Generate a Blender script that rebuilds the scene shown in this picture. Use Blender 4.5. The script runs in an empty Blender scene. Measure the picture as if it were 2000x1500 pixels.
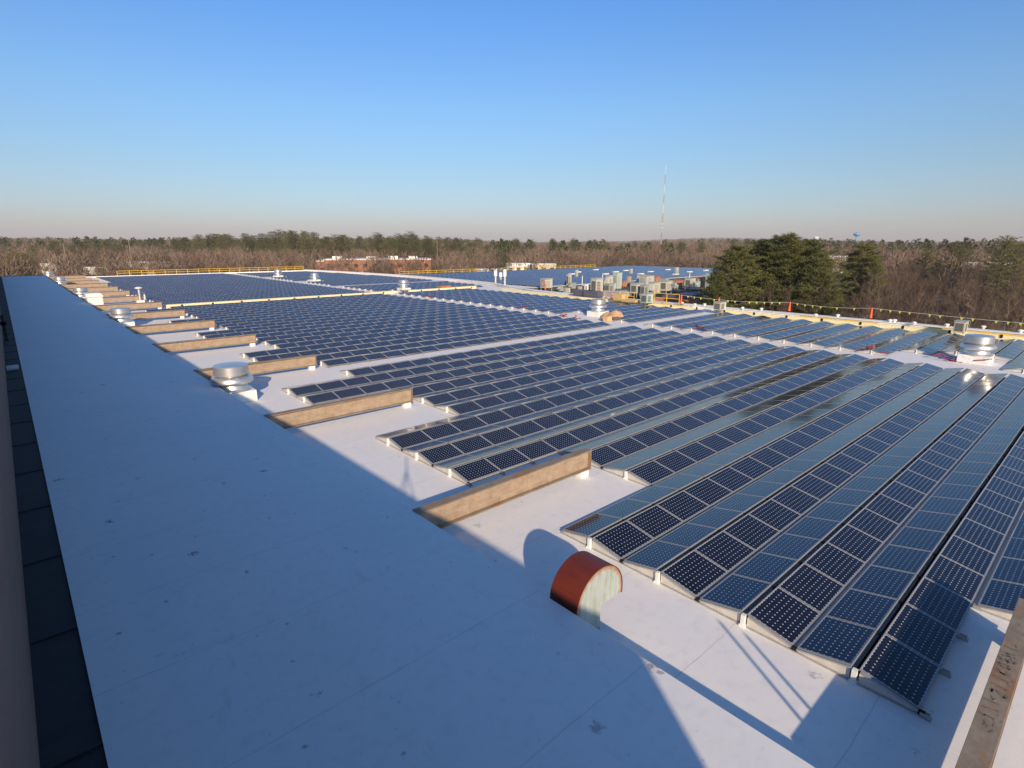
import bpy, math, random
import numpy as np
from mathutils import Vector, Matrix

random.seed(7); rng = np.random.default_rng(7)
R = math.radians
C = bpy.context.scene.collection
H = 8.5                                   # eye height above the lower roof (roof = z 0)

# ------------------------------------------------------------------ camera
YAW, PITCH, ROLL, FPX = .7326, .2451, -.001, 1090.14
_fw = Vector((math.sin(YAW)*math.cos(PITCH), math.cos(YAW)*math.cos(PITCH), -math.sin(PITCH)))
_rt = Vector((math.cos(YAW), -math.sin(YAW), 0))
_dn = _fw.cross(_rt)
_r = math.cos(ROLL)*_rt + math.sin(ROLL)*_dn
_d = -math.sin(ROLL)*_rt + math.cos(ROLL)*_dn
cam_d = bpy.data.cameras.new('camera'); cam = bpy.data.objects.new('camera', cam_d); C.objects.link(cam)
M = Matrix(((_r.x, -_d.x, -_fw.x), (_r.y, -_d.y, -_fw.y), (_r.z, -_d.z, -_fw.z)))
cam.matrix_world = Matrix.Translation((0, 0, H)) @ M.to_4x4()
cam_d.sensor_width = 36; cam_d.lens = FPX*36/2000; cam_d.clip_start = .05; cam_d.clip_end = 20000
bpy.context.scene.camera = cam

def ray(u, v): return _r*((u-1000)/FPX) + _d*((v-750)/FPX) + _fw
def at(u, v, z=0.):
    d = ray(u, v); return Vector((0, 0, H)) + d*((z-H)/d.z)
def far(u, dist):
    d = ray(u, 477); d = Vector((d.x, d.y)).normalized()*dist; return d.x, d.y
def px(P):
    P = Vector(P)-Vector((0, 0, H)); w = P.dot(_fw)
    if w < .1: return -9999, -9999
    return 1000+FPX*P.dot(_r)/w, 750+FPX*P.dot(_d)/w

def ztop(x, y, v):
    lo, hi = -60., 700.
    for _ in range(50):
        m_ = (lo+hi)/2
        if px((x, y, m_))[1] > v: lo = m_
        else: hi = m_
    return lo

# ------------------------------------------------------------------ light, sky, exposure
KX, KY = 1.30, 2.12                       # shadow displacement per metre of height
elev = math.atan(1/math.hypot(KX, KY)); az = math.atan2(-KX, -KY)
sd = bpy.data.lights.new('sun', 'SUN'); so = bpy.data.objects.new('sun', sd); C.objects.link(so)
sd.energy = 5.0; sd.angle = R(.55); sd.color = (1., .78, .54)
so.rotation_mode = 'QUATERNION'; so.rotation_quaternion = Vector((-KX, -KY, 1)).to_track_quat('Z', 'Y')
so.location = (-40, -60, 60)
W = bpy.data.worlds.new('World'); bpy.context.scene.world = W; W.use_nodes = True
wt = W.node_tree; bg = wt.nodes['Background']
sky = wt.nodes.new('ShaderNodeTexSky'); sky.sky_type = 'NISHITA'; sky.sun_disc = False
sky.sun_elevation = elev; sky.sun_rotation = az % (2*math.pi)
sky.air_density = 1.; sky.dust_density = .6; sky.ozone_density = 2.2; sky.altitude = 0
# clear winter air: deeper blue overhead, a low greyish-pink haze layer along the horizon
_tc = wt.nodes.new('ShaderNodeTexCoord'); _sp = wt.nodes.new('ShaderNodeSeparateXYZ'); wt.links.new(_tc.outputs['Generated'], _sp.inputs[0])
_rp = wt.nodes.new('ShaderNodeValToRGB'); wt.links.new(_sp.outputs[2], _rp.inputs[0]); _e = _rp.color_ramp.elements
_st = [(0., (.78, .66, .76)), (.02, (.80, .72, .84)), (.05, (.73, .78, .95)), (.115, (.72, .86, 1.0)), (.21, (.73, 1.0, 1.22)), (.36, (.56, 1.02, 1.50)), (.7, (.50, .84, 1.16)), (1., (.46, .80, 1.1))]
while len(_e) < len(_st): _e.new(.5)
for _k, (_p, _c) in enumerate(_st): _e[_k].position = _p; _e[_k].color = (*_c, 1)
_mx = wt.nodes.new('ShaderNodeMix'); _mx.data_type = 'RGBA'; _mx.blend_type = 'MULTIPLY'; _mx.inputs[0].default_value = 1
wt.links.new(sky.outputs[0], _mx.inputs[6]); wt.links.new(_rp.outputs[0], _mx.inputs[7])
wt.links.new(_mx.outputs[2], bg.inputs[0]); bg.inputs[1].default_value = .101
vs = bpy.context.scene.view_settings
vs.view_transform = 'Standard'; vs.look = 'None'; vs.gamma = 1; vs.exposure = .24; vs.use_curve_mapping = False
bpy.context.scene.cycles.max_bounces = 6
bpy.context.scene.cycles.sample_clamp_indirect = 6

# ------------------------------------------------------------------ materials
class NT:
    def __init__(s, name):
        s.m = bpy.data.materials.new(name); s.m.use_nodes = True; s.t = s.m.node_tree
        s.b = s.t.nodes['Principled BSDF']
    def n(s, typ, **kw):
        nd = s.t.nodes.new(typ)
        for k, v in kw.items():
            if k.startswith('i_'):
                key = k[2:]; key = int(key) if key.isdigit() else key.replace('_', ' ')
                nd.inputs[key].default_value = v
            else: setattr(nd, k, v)
        return nd
    def l(s, a, b): s.t.links.new(a, b)
    def noise(s, scale, detail=4, rough=.6, coord='Object', stretch=None):
        tc = s.n('ShaderNodeTexCoord'); nz = s.n('ShaderNodeTexNoise'); nz.inputs['Scale'].default_value = scale
        nz.inputs['Detail'].default_value = detail; nz.inputs['Roughness'].default_value = rough
        o = tc.outputs[coord]
        if stretch:
            mp = s.n('ShaderNodeMapping'); mp.inputs['Scale'].default_value = stretch; s.l(o, mp.inputs[0]); o = mp.outputs[0]
        s.l(o, nz.inputs['Vector']); return nz.outputs[0]
    def ramp(s, fac, stops, interp='LINEAR'):
        r = s.n('ShaderNodeValToRGB'); r.color_ramp.interpolation = interp
        e = r.color_ramp.elements
        while len(e) < len(stops): e.new(.5)
        for k, (p, c) in enumerate(stops):
            e[k].position = p; e[k].color = (*c, 1) if len(c) == 3 else c
        s.l(fac, r.inputs[0]); return r.outputs[0]
    def mix(s, a, b, fac, mode='MIX'):
        m = s.n('ShaderNodeMix', data_type='RGBA', blend_type=mode)
        for v, i in ((fac, 0), (a, 6), (b, 7)):
            if hasattr(v, 'is_linked') or isinstance(v, bpy.types.NodeSocket): s.l(v, m.inputs[i])
            else: m.inputs[i].default_value = v if i == 0 else (*v, 1)
        return m.outputs[2]
    def math(s, op, a, b=None, c=None):
        m = s.n('ShaderNodeMath', operation=op)
        for i, v in enumerate((a, b, c)):
            if v is None: continue
            if isinstance(v, bpy.types.NodeSocket): s.l(v, m.inputs[i])
            else: m.inputs[i].default_value = v
        return m.outputs[0]
    def col(s, v):
        if isinstance(v, bpy.types.NodeSocket): s.l(v, s.b.inputs['Base Color'])
        else: s.b.inputs['Base Color'].default_value = (*v, 1)
    def bump(s, h, strength=.3, dist=.02):
        b = s.n('ShaderNodeBump'); b.inputs['Strength'].default_value = strength; b.inputs['Distance'].default_value = dist
        s.l(h, b.inputs['Height']); s.l(b.outputs[0], s.b.inputs['Normal'])
    def set(s, rough=.6, metal=0., spec=.5):
        s.b.inputs['Roughness'].default_value = rough; s.b.inputs['Metallic'].default_value = metal
        s.b.inputs['Specular IOR Level'].default_value = spec; return s

def simple(name, c, rough=.6, metal=0., var=.18, scale=6., spec=.5):
    t = NT(name).set(rough, metal, spec)
    nz = t.noise(scale, 5)
    lo = tuple(x*(1-var) for x in c); hi = tuple(min(1, x*(1+var)) for x in c)
    t.col(t.ramp(nz, [(.3, lo), (.7, hi)])); return t.m

def roof_mat(name, base, warm, seam_axis, dirt=.45):
    """white single-ply membrane: sheet seams, scuffs, footprints, small dark marks"""
    t = NT(name).set(.62, 0, .35)
    tc = t.n('ShaderNodeTexCoord'); o = tc.outputs['Object']
    big = t.noise(.22, 4, .55); fine = t.noise(3.2, 7, .7)
    c = t.mix(base, warm, t.ramp(big, [(.35, (0, 0, 0)), (.7, (1, 1, 1))]))
    c = t.mix(c, tuple(x*.86 for x in base), t.ramp(fine, [(.5, (0, 0, 0)), (.75, (.7, .7, .7))]))
    # seams
    sep = t.n('ShaderNodeSeparateXYZ'); wob = t.noise(.6, 2)
    t.l(o, sep.inputs[0])
    co = t.math('ADD', sep.outputs[seam_axis], t.math('MULTIPLY', wob, .12))
    fr = t.math('FRACT', t.math('DIVIDE', co, 2.9))
    seam = t.math('LESS_THAN', fr, .009)
    seam = t.math('MULTIPLY', seam, t.ramp(t.noise(.9, 3), [(.3, (.15,)*3), (.7, (.75,)*3)]))
    c = t.mix(c, (.33, .33, .33), t.math('MULTIPLY', seam, .6))
    # marks: sparse dark blotches, footprints and crumbs, broken up by noise
    for sc, th, colr, amt in ((.62, .082, (.17, .165, .155), .85), (1.7, .085, (.22, .21, .19), .7), (4.5, .10, (.38, .37, .35), .45)):
        vo = t.n('ShaderNodeTexVoronoi'); vo.inputs['Scale'].default_value = sc; t.l(o, vo.inputs['Vector'])
        nz = t.math('SUBTRACT', t.noise(11/sc**.3, 4, .7, stretch=(1, .6, 1)), .5)
        d = t.math('ADD', vo.outputs['Distance'], t.math('MULTIPLY', nz, .42*sc**.3))
        sel = t.ramp(vo.outputs['Color'], [(.3, (0, 0, 0)), (.55, (1, 1, 1))])
        spot = t.math('MULTIPLY', t.ramp(d, [(th*.35, (1, 1, 1)), (th, (0, 0, 0))]), sel)
        c = t.mix(c, colr, t.math('MULTIPLY', spot, dirt*amt))
    scuff = t.ramp(t.noise(1.3, 9, .75, stretch=(1, .35, 1)), [(.6, (0, 0, 0)), (.72, (1, 1, 1))])
    c = t.mix(c, (.48, .46, .43), t.math('MULTIPLY', scuff, dirt*.5))
    t.col(c); t.bump(t.noise(1.1, 4), .25, .03); return t.m

MT = {}
MT['roof'] = roof_mat('white_membrane', (.76, .76, .77), (.80, .78, .76), 1, .6)
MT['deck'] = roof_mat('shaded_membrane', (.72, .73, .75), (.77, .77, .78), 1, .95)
MT['white'] = simple('white_membrane_wrap', (.78, .76, .73), .5)
MT['coping'] = simple('white_coping', (.80, .79, .77), .45, var=.08, scale=1)
MT['alu'] = simple('mill_aluminium', (.62, .63, .63), .42, .85, .12, 3)
MT['spun'] = simple('spun_aluminium', (.70, .69, .67), .36, .8, .08, 2)
MT['frame'] = simple('panel_frame_aluminium', (.26, .27, .29), .5, .2, .06, spec=.3)
MT['rail'] = simple('rack_rail', (.42, .43, .44), .5, .5, .15)
MT['deflector'] = simple('galvanised_deflector', (.60, .58, .54), .55, .15, .12, 4)
MT['darksteel'] = simple('dark_bracket', (.02, .02, .023), .95, spec=.05)
MT['black'] = simple('black_flashing', (.016, .016, .019), .75, var=.35, scale=2.)
MT['yellow'] = simple('safety_yellow', (.72, .46, .04), .5)
MT['cream'] = simple('pale_yellow_membrane', (.78, .68, .38), .6)
MT['orange'] = simple('safety_orange', (.75, .10, .015), .5)
MT['red'] = simple('red_strap', (.26, .025, .03), .7)
MT['brick'] = simple('brick_far', (.36, .15, .085), .85, var=.2, scale=.8)
MT['glassdark'] = simple('dark_window', (.02, .024, .03), .15)
MT['hvac'] = simple('hvac_beige', (.50, .49, .42), .6, var=.15, scale=1.3)
MT['hvacg'] = simple('hvac_grey', (.34, .36, .35), .6, var=.2, scale=1.3)
MT['hvacgreen'] = simple('hvac_pale_green', (.42, .52, .47), .6)
MT['rust'] = simple('rusty_cabinet', (.42, .15, .06), .8, var=.35, scale=1.5)
MT['gravel'] = simple('dark_gravel', (.075, .07, .06), .95, var=.5, scale=1.2)
MT['louvredark'] = simple('shaded_louvre', (.12, .125, .11), .7)
MT['tarp'] = simple('tan_tarpaulin', (.50, .31, .18), .8, var=.25, scale=2)
MT['wood'] = simple('lumber', (.62, .42, .19), .75, var=.2)
MT['fleece'] = simple('grey_wrap', (.10, .10, .14), .6, var=.4)
MT['bark'] = simple('bark', (.13, .10, .075), .9, var=.4, scale=3)
MT['palebark'] = simple('pale_bark', (.25, .21, .165), .9, var=.3, scale=3)
MT['water_blue'] = simple('blue_tank_paint', (.10, .36, .62), .5)
MT['pipewhite'] = simple('white_paint', (.78, .77, .74), .5, var=.05)
MT['carw'] = simple('car_paint_white', (.75, .75, .76), .3, var=.03)
MT['card'] = simple('car_paint_dark', (.05, .06, .09), .3, var=.1)
MT['asphalt'] = simple('asphalt', (.055, .053, .05), .9, var=.2, scale=.3)

def wall_mat():
    t = NT('taupe_wall_panel').set(.8)
    c = t.ramp(t.noise(.7, 6, .65, stretch=(1, .3, 2.5)), [(.3, (.17, .10, .075)), (.7, (.23, .135, .10))])
    t.col(c); t.bump(t.noise(8, 4), .2); return t.m
MT['wall'] = wall_mat()

def steel_mat(name, a, b, rustc, thr):
    t = NT(name).set(.72, .0, .4)
    c = t.mix(a, b, t.ramp(t.noise(3.1, 8, .75, stretch=(.6, 1, 1)), [(.4, (0, 0, 0)), (.6, (1, 1, 1))]))
    c = t.mix(c, rustc, t.ramp(t.noise(2.1, 8, .75, stretch=(.5, 1, 1)), [(thr, (0, 0, 0)), (thr+.12, (.85, .85, .85))]))
    c = t.mix(c, (.13, .10, .085), t.ramp(t.noise(4.2, 9, .8, stretch=(1, 1, .35)), [(.53, (0, 0, 0)), (.68, (.6, .6, .6))]))
    t.col(c); t.bump(t.noise(14, 5), .25, .01); return t.m
MT['web'] = steel_mat('weathered_web_paint', (.29, .21, .145), (.39, .30, .22), (.30, .15, .07), .60)
MT['flange'] = steel_mat('rusty_flange', (.21, .17, .125), (.28, .235, .18), (.29, .14, .06), .50)

def hood_mats():
    t = NT('red_oxide_paint').set(.55)
    c = t.ramp(t.noise(1.6, 6, .7, stretch=(1, .25, 1)), [(.3, (.09, .014, .007)), (.6, (.16, .026, .010)), (.8, (.24, .065, .022))])
    t.col(c); MT['redoxide'] = t.m
    t = NT('streaked_white_sheet').set(.5)
    n1 = t.noise(7, 6, .7, stretch=(1, 1, .12))
    c = t.ramp(n1, [(.32, (.24, .26, .19)), (.5, (.38, .43, .40)), (.75, (.44, .50, .49))])
    c = t.mix(c, (.42, .19, .06), t.ramp(t.noise(2.7, 7, .7, stretch=(1, 1, .5)), [(.57, (0, 0, 0)), (.68, (.85, .85, .85))]))
    # rust creeping in from the curved seam
    tc = t.n('ShaderNodeTexCoord'); sp = t.n('ShaderNodeSeparateXYZ'); t.l(tc.outputs['Object'], sp.inputs[0])
    dx = t.math('SUBTRACT', sp.outputs[0], .02); dz = t.math('SUBTRACT', sp.outputs[2], .93)
    rr_ = t.math('SQRT', t.math('ADD', t.math('MULTIPLY', dx, dx), t.math('MULTIPLY', dz, dz)))
    rim = t.math('ADD', rr_, t.math('MULTIPLY', t.noise(5, 6, .7), .28))
    c = t.mix(c, (.34, .14, .05), t.ramp(rim, [(.79, (0, 0, 0)), (.88, (.85, .85, .85))]))
    t.col(c); MT['hoodside'] = t.m
hood_mats()

def cell_mat():
    """monocrystalline cells: rounded-corner squares leave white backsheet diamonds where four corners meet"""
    t = NT('solar_cells')
    uv = t.n('ShaderNodeUVMap'); sp = t.n('ShaderNodeSeparateXYZ'); t.l(uv.outputs[0], sp.inputs[0])
    u, v = sp.outputs[0], sp.outputs[1]
    fu = t.math('ABSOLUTE', t.math('SUBTRACT', t.math('FRACT', t.math('ADD', u, .5)), .5))
    fv = t.math('ABSOLUTE', t.math('SUBTRACT', t.math('FRACT', t.math('ADD', v, .5)), .5))
    dia = t.math('LESS_THAN', t.math('ADD', fu, fv), .155)
    line = t.math('MAXIMUM', t.math('LESS_THAN', fu, .012), t.math('LESS_THAN', fv, .012))
    edge = t.math('MAXIMUM', t.math('MAXIMUM', t.math('LESS_THAN', u, -.02), t.math('GREATER_THAN', u, 12.02)),
                  t.math('MAXIMUM', t.math('LESS_THAN', v, -.02), t.math('GREATER_THAN', v, 8.02)))
    c = t.mix((.006, .007, .016), (.010, .012, .028), t.ramp(t.noise(2.2, 2), [(.35, (0, 0, 0)), (.65, (1, 1, 1))]))
    c = t.mix(c, (.05, .055, .07), t.math('MULTIPLY', line, .5))
    c = t.mix(c, (.50, .52, .55), t.math('MAXIMUM', dia, edge))
    t.col(c)
    b = t.b.inputs
    b['Roughness'].default_value = .11; b['IOR'].default_value = 1.5
    b['Roughness'].default_value = .10
    t.bump(t.noise(.9, 2), .10, .004)
    return t.m
MT['cells'] = cell_mat()

def leafy(name, lo, mid, hi, scale=.35, transl=.0):
    t = NT(name).set(.85, 0, .2)
    oi = t.n('ShaderNodeObjectInfo')
    nz = t.math('ADD', t.math('MULTIPLY', t.noise(scale, 3), .75), t.math('MULTIPLY', oi.outputs['Random'], .28))
    t.col(t.ramp(nz, [(.3, lo), (.52, mid), (.75, hi)])); return t.m
MT['needles'] = leafy('pine_needles', (.055, .066, .024), (.105, .115, .038), (.19, .175, .062), .5)
MT['twigs'] = leafy('bare_twigs', (.075, .048, .036), (.118, .080, .060), (.165, .118, .09), .25)
MT['redtwigs'] = leafy('russet_twigs', (.13, .05, .035), (.19, .075, .05), (.24, .12, .08), .25)
def farmat(name, stops, scale):
    t = NT(name).set(.9, 0, .15)
    tc = t.n('ShaderNodeTexCoord'); nz = t.n('ShaderNodeTexNoise'); nz.inputs['Scale'].default_value = scale; nz.inputs['Detail'].default_value = 5
    t.l(tc.outputs['Object'], nz.inputs['Vector']); t.col(t.ramp(nz.outputs[0], stops)); return t.m
MT['fartwigs'] = farmat('far_bare_wood', [(.33, (.12, .078, .058)), (.5, (.18, .128, .096)), (.66, (.26, .195, .15))], .035)
MT['farpine'] = farmat('far_pine_wood', [(.35, (.045, .055, .026)), (.5, (.075, .085, .036)), (.66, (.11, .112, .046))], .04)
def ground_mat():
    t = NT('leaf_litter_ground').set(.95, 0, .1)
    t.col(t.mix(t.ramp(t.noise(.02, 6), [(.35, (.10, .065, .04)), (.65, (.19, .135, .085))]), (.07, .05, .03), t.ramp(t.noise(.6, 6), [(.45, (0, 0, 0)), (.7, (.7, .7, .7))])))
    return t.m
MT['ground'] = ground_mat()

# ------------------------------------------------------------------ mesh helpers
class MB:
    def __init__(s): s.v = []; s.f = []; s.uv = {}
    def add(s, vs, fs):
        k = len(s.v); s.v += [tuple(x) for x in vs]; s.f += [tuple(i+k for i in f) for f in fs]; return s
    def box(s, x0, x1, y0, y1, z0, z1, mat=None):
        vs = [(x, y, z) for z in (z0, z1) for y in (y0, y1) for x in (x0, x1)]
        if mat is not None: vs = [tuple(mat @ Vector(q)) for q in vs]
        return s.add(vs, [(0, 2, 3, 1), (4, 5, 7, 6), (0, 1, 5, 4), (2, 6, 7, 3), (0, 4, 6, 2), (1, 3, 7, 5)])
    def prism(s, pts, axis, a, b):
        """pts 2-D polygon, extruded along axis (0 x,1 y,2 z) from a to b"""
        def P(p, h):
            return {0: (h, p[0], p[1]), 1: (p[0], h, p[1]), 2: (p[0], p[1], h)}[axis]
        n = len(pts); vs = [P(p, a) for p in pts]+[P(p, b) for p in pts]
        return s.add(vs, [tuple(range(n))[::-1], tuple(range(n, 2*n))]+[(i, (i+1) % n, (i+1) % n+n, i+n) for i in range(n)])
    def tube(s, p, q, r0, r1=None, n=6, cap=True):
        r1 = r0 if r1 is None else r1; p = Vector(p); q = Vector(q); d = (q-p)
        if d.length < 1e-6: return s
        d.normalize(); a = d.orthogonal().normalized(); b = d.cross(a)
        vs = [p+(a*math.cos(2*math.pi*i/n)+b*math.sin(2*math.pi*i/n))*r0 for i in range(n)]
        vs += [q+(a*math.cos(2*math.pi*i/n)+b*math.sin(2*math.pi*i/n))*r1 for i in range(n)]
        fs = [(i, (i+1) % n, (i+1) % n+n, i+n) for i in range(n)]
        if cap: fs += [tuple(range(n))[::-1], tuple(range(n, 2*n))]
        return s.add(vs, fs)
    def lathe(s, prof, n=40, c=(0, 0)):
        vs = []; fs = []
        for r, z in prof:
            vs += [(c[0]+r*math.cos(2*math.pi*i/n), c[1]+r*math.sin(2*math.pi*i/n), z) for i in range(n)]
        for k in range(len(prof)-1):
            fs += [(k*n+i, k*n+(i+1) % n, (k+1)*n+(i+1) % n, (k+1)*n+i) for i in range(n)]
        fs += [tuple(range(n))[::-1], tuple(range((len(prof)-1)*n, len(prof)*n))]
        return s.add(vs, fs)
    def mesh(s, name, mat, smooth=False):
        me = bpy.data.meshes.new(name); me.from_pydata(s.v, [], s.f); me.materials.append(mat)
        if smooth:
            me.polygons.foreach_set('use_smooth', [True]*len(me.polygons))
            try: me.set_sharp_from_angle(angle=R(35))
            except Exception: pass
        me.update(); return me
    def build(s, name, mat, parent=None, smooth=False, bevel=0., **kw):
        o = bpy.data.objects.new(name, s.mesh(name, mat, smooth)); C.objects.link(o)
        if parent: o.parent = parent
        if bevel:
            b = o.modifiers.new('bevel', 'BEVEL'); b.width = bevel; b.segments = 2; b.limit_method = 'ANGLE'
        tag(o, **kw); return o

def tag(o, label=None, cat=None, group=None, kind=None):
    if label: o['label'] = label
    if cat: o['category'] = cat
    if group: o['group'] = group
    if kind: o['kind'] = kind
    return o
def empty(name, loc, rz=0, **kw):
    o = bpy.data.objects.new(name, None); C.objects.link(o); o.location = loc; o.rotation_euler = (0, 0, rz)
    o.empty_display_size = .3; return tag(o, **kw)
def inst(name, me, parent=None, loc=(0, 0, 0), rot=(0, 0, 0), sc=1, **kw):
    o = bpy.data.objects.new(name, me); C.objects.link(o)
    if parent: o.parent = parent
    o.location = loc; o.rotation_euler = rot
    o.scale = (sc, sc, sc) if isinstance(sc, (int, float)) else sc
    return tag(o, **kw)
def copy_tree(o, parent=None):
    c = o.copy(); C.objects.link(c)
    if parent: c.parent = parent
    for ch in [x for x in o.children]: copy_tree(ch, c)
    return c
ORD = ['first', 'second', 'third', 'fourth', 'fifth', 'sixth', 'seventh', 'eighth', 'ninth', 'tenth', 'eleventh', 'twelfth',
       'thirteenth', 'fourteenth', 'fifteenth', 'sixteenth', 'seventeenth', 'eighteenth', 'nineteenth', 'twentieth',
       'twenty-first', 'twenty-second', 'twenty-third', 'twenty-fourth', 'twenty-fifth', 'twenty-sixth', 'twenty-seventh', 'twenty-eighth',
       'twenty-ninth', 'thirtieth', 'thirty-first', 'thirty-second', 'thirty-third', 'thirty-fourth', 'thirty-fifth', 'thirty-sixth',
       'thirty-seventh', 'thirty-eighth', 'thirty-ninth', 'fortieth']

# ================================================================== SETTING
GZ = -9.0
def terr(x, y):
    """terrain height: flat near the plant, rising to low wooded hills"""
    d = np.hypot(x, y); a = np.degrees(np.arctan2(x, y))
    ridge = 13+9*np.exp(-((a-22)/11)**2)+3*np.sin(a*.21+1)+2.5*np.sin(a*.55)
    rise = np.clip((d-300)/1100, 0, 1); rise = rise*rise*(3-2*rise)
    far2 = np.clip((d-1500)/2500, 0, 1)
    hill = 26*np.exp(-((a-62)/9)**2)+14*np.exp(-((a-35)/6)**2)+10*np.exp(-((a-4)/9)**2)
    return GZ + rise*ridge*.62 + far2*(10+hill)
def build_ground():
    nr, na = 70, 120
    rr = np.concatenate([[0], np.geomspace(30, 9000, nr)])
    aa = np.linspace(0, 2*np.pi, na, endpoint=False)
    v = [(0, 0, GZ)]
    for r in rr[1:]:
        for a in aa:
            x, y = r*np.sin(a), r*np.cos(a); v.append((x, y, float(terr(x, y))))
    f = [(0, 1+(j+1) % na, 1+j) for j in range(na)]
    for i in range(nr-1):
        for j in range(na):
            a, b = 1+i*na+j, 1+i*na+(j+1) % na
            f.append((a, b, b+na, a+na))
    m = MB(); m.v = v; m.f = f
    m.build('ground', MT['ground'], smooth=True, kind='structure')
build_ground()

# main building: low roof with panels, raised roof strip, tall wing under the camera
ROOF_PTS = [(7.72, -30), (70.0, -30), (70.4, 60), (73.5, 80), (78.0, 93), (80.0, 110), (80.2, 135), (78, 158), (74, 183), (7.72, 183)]
bld = empty('industrial_building', (30, 60, GZ), label='long flat industrial building with white roof under the solar panels', cat='building')
def child(mb, name, mat, parent, **kw):
    """mb written in world coordinates, parented to an unrotated empty"""
    L = parent.location
    mb.v = [(x-L.x, y-L.y, z-L.z) for x, y, z in mb.v]
    return mb.build(name, mat, parent, **kw)
m = MB().prism(ROOF_PTS, 2, GZ, -.004)
child(m, 'wall', MT['brick'], bld)
m = MB().prism([(x if x < 10 else x-.45, y) for x, y in ROOF_PTS], 2, -.004, 0.)
child(m, 'lower_roof', MT['roof'], bld)
m = MB().box(0, 7.75, -40, 180, GZ, .93); child(m, 'clerestory_wall', MT['deck'], bld)
m = MB().box(-.0, 7.77, -40.02, 180.02, .93, 1.0); child(m, 'raised_roof', MT['deck'], bld)
m = MB().box(-.75, -.003, -40, 180, GZ, .96)
for k in range(52):                                     # joints of the black flashing strip
    y = -1.5+3.66*k
    m.box(-.74, -.008, y, y+.06, .96, .985)
child(m, 'black_flashing', MT['black'], bld)
m = MB().box(-.2, 7.77, 180.02, 180.2, .8, 1.06); child(m, 'roof_edge', MT['black'], bld)
m = MB().box(-30, -.752, -8.94, 180, GZ, 7.70); child(m, 'tall_wing', MT['wall'], bld)
m = MB().box(-30.05, -.74, -8.99, 180.05, 7.70, 7.78); child(m, 'wing_coping', MT['alu'], bld)

# parapet coping along the far long edge and the far end
def poly_wall(pts, w, z0, z1, joint=0):
    m = MB()
    for (x0, y0), (x1, y1) in zip(pts[:-1], pts[1:]):
        m.prism([(x0, y0), (x1, y1), (x1+w, y1), (x0+w, y0)], 2, z0, z1)
    return m
edge_pts = [p for p in ROOF_PTS[1:9]]
# smooth the bulge of the edge
def smooth_edge(pts, n=5):
    out = []
    P = [pts[0]]+pts+[pts[-1]]
    for i in range(1, len(P)-2):
        p0, p1, p2, p3 = [np.array(q, float) for q in P[i-1:i+3]]
        for k in range(n):
            t = k/n
            out.append(tuple(.5*((2*p1)+(-p0+p2)*t+(2*p0-5*p1+4*p2-p3)*t*t+(-p0+3*p1-3*p2+p3)*t**3)))
    out.append(tuple(P[-1])); return out
sm = smooth_edge(edge_pts)
par = empty('parapet', (70, 60, 0), label='white parapet with flat coping along the far right roof edge', cat='parapet')
child(poly_wall([(x-.35, y) for x, y in sm], .9, -.5, .42), 'parapet_wall', MT['white'], par)
child(poly_wall([(x-.45, y) for x, y in sm], 1.1, .424, .50), 'coping', MT['coping'], par)
kn = MB()
y = -10
child(MB().box(7.8, 74.0, 182.5, 183.1, -.4, .30), 'end_kerb', MT['white'], par)

# ================================================================== SOLAR PANELS
P_, M_ = 2.288, 1.59
TILT = math.asin(.205/1.03)
PL, PW = 1.568, 1.046
XA = 11.40
def panel_meshes():
    w, d, b, t = PL/2, PW/2, .022, .046
    f = MB()
    f.box(-w, w, -d, -d+b, -t, 0); f.box(-w, w, d-b, d, -t, 0)
    f.box(-w, -w+b, -d+b, d-b, -t, 0); f.box(w-b, w, -d+b, d-b, -t, 0)
    fm = f.mesh('frame', MT['frame'])
    g = MB().add([(-w+b, -d+b, -.004), (w-b, -d+b, -.004), (w-b, d-b, -.004), (-w+b, d-b, -.004),
                  (-w+b, -d+b, -.012), (w-b, -d+b, -.012), (w-b, d-b, -.012), (-w+b, d-b, -.012)],
                 [(0, 1, 2, 3), (7, 6, 5, 4)])
    gm = g.mesh('glass', MT['cells'])
    uv = gm.uv_layers.new(name='UVMap')
    e = .1
    co = [(-e, -e), (12+e, -e), (12+e, 8+e), (-e, 8+e)]+[(-1, -1)]*4
    for k, c in enumerate(co): uv.data[k].uv = c
    return fm, gm
FM, GM = panel_meshes()

beamY = [.37+12.43*i for i in range(15)]
def cutrow(lo): return any(-4.0 < lo-b < 2.1 for b in beamY)
fansE = [6.9, 42.9, 89.6, 127., 150.]
TENTS = []      # (block, row, lo, X0, n)
for i in range(-4, 15):
    lo = 1.286+P_*i
    m0 = 3 if (cutrow(lo) and i not in (0, 3, 6)) or i == 14 or i < 0 else 0
    TENTS.append(('A', i, lo, XA+M_*m0, 23-m0))
for j in range(22):
    lo = 37.42+P_*j
    m0 = 3 if cutrow(lo) else 1
    TENTS.append(('B', j, lo, XA+M_*m0, 23-m0))
for j in range(40):
    lo = 89.9+P_*j
    if lo > 178: break
    m0 = 3 if cutrow(lo) else 1
    if lo > 150: m0 = 4
    TENTS.append(('C', j, lo, XA+M_*m0, 23-m0))
def estart(lo):
    X = 50.75; cut = 0
    for fy in fansE:
        c = lo+1.1
        if abs(c-fy-.1) < 1.2: cut = 3
        elif abs(c-fy-2.2) < 1.2: cut = 3 if fy < 50 else 2
        elif abs(c-fy-4.4) < 1.2: cut = 2
    return cut
for i in range(-5, 15):
    lo = .836+P_*i; c = estart(lo)
    TENTS.append(('E', i, lo, 50.75+M_*c, 10-c))
for j in range(22):
    lo = 36.95+P_*j; c = estart(lo)
    TENTS.append(('F', j, lo, 50.75+M_*c, 10-c))
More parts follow.
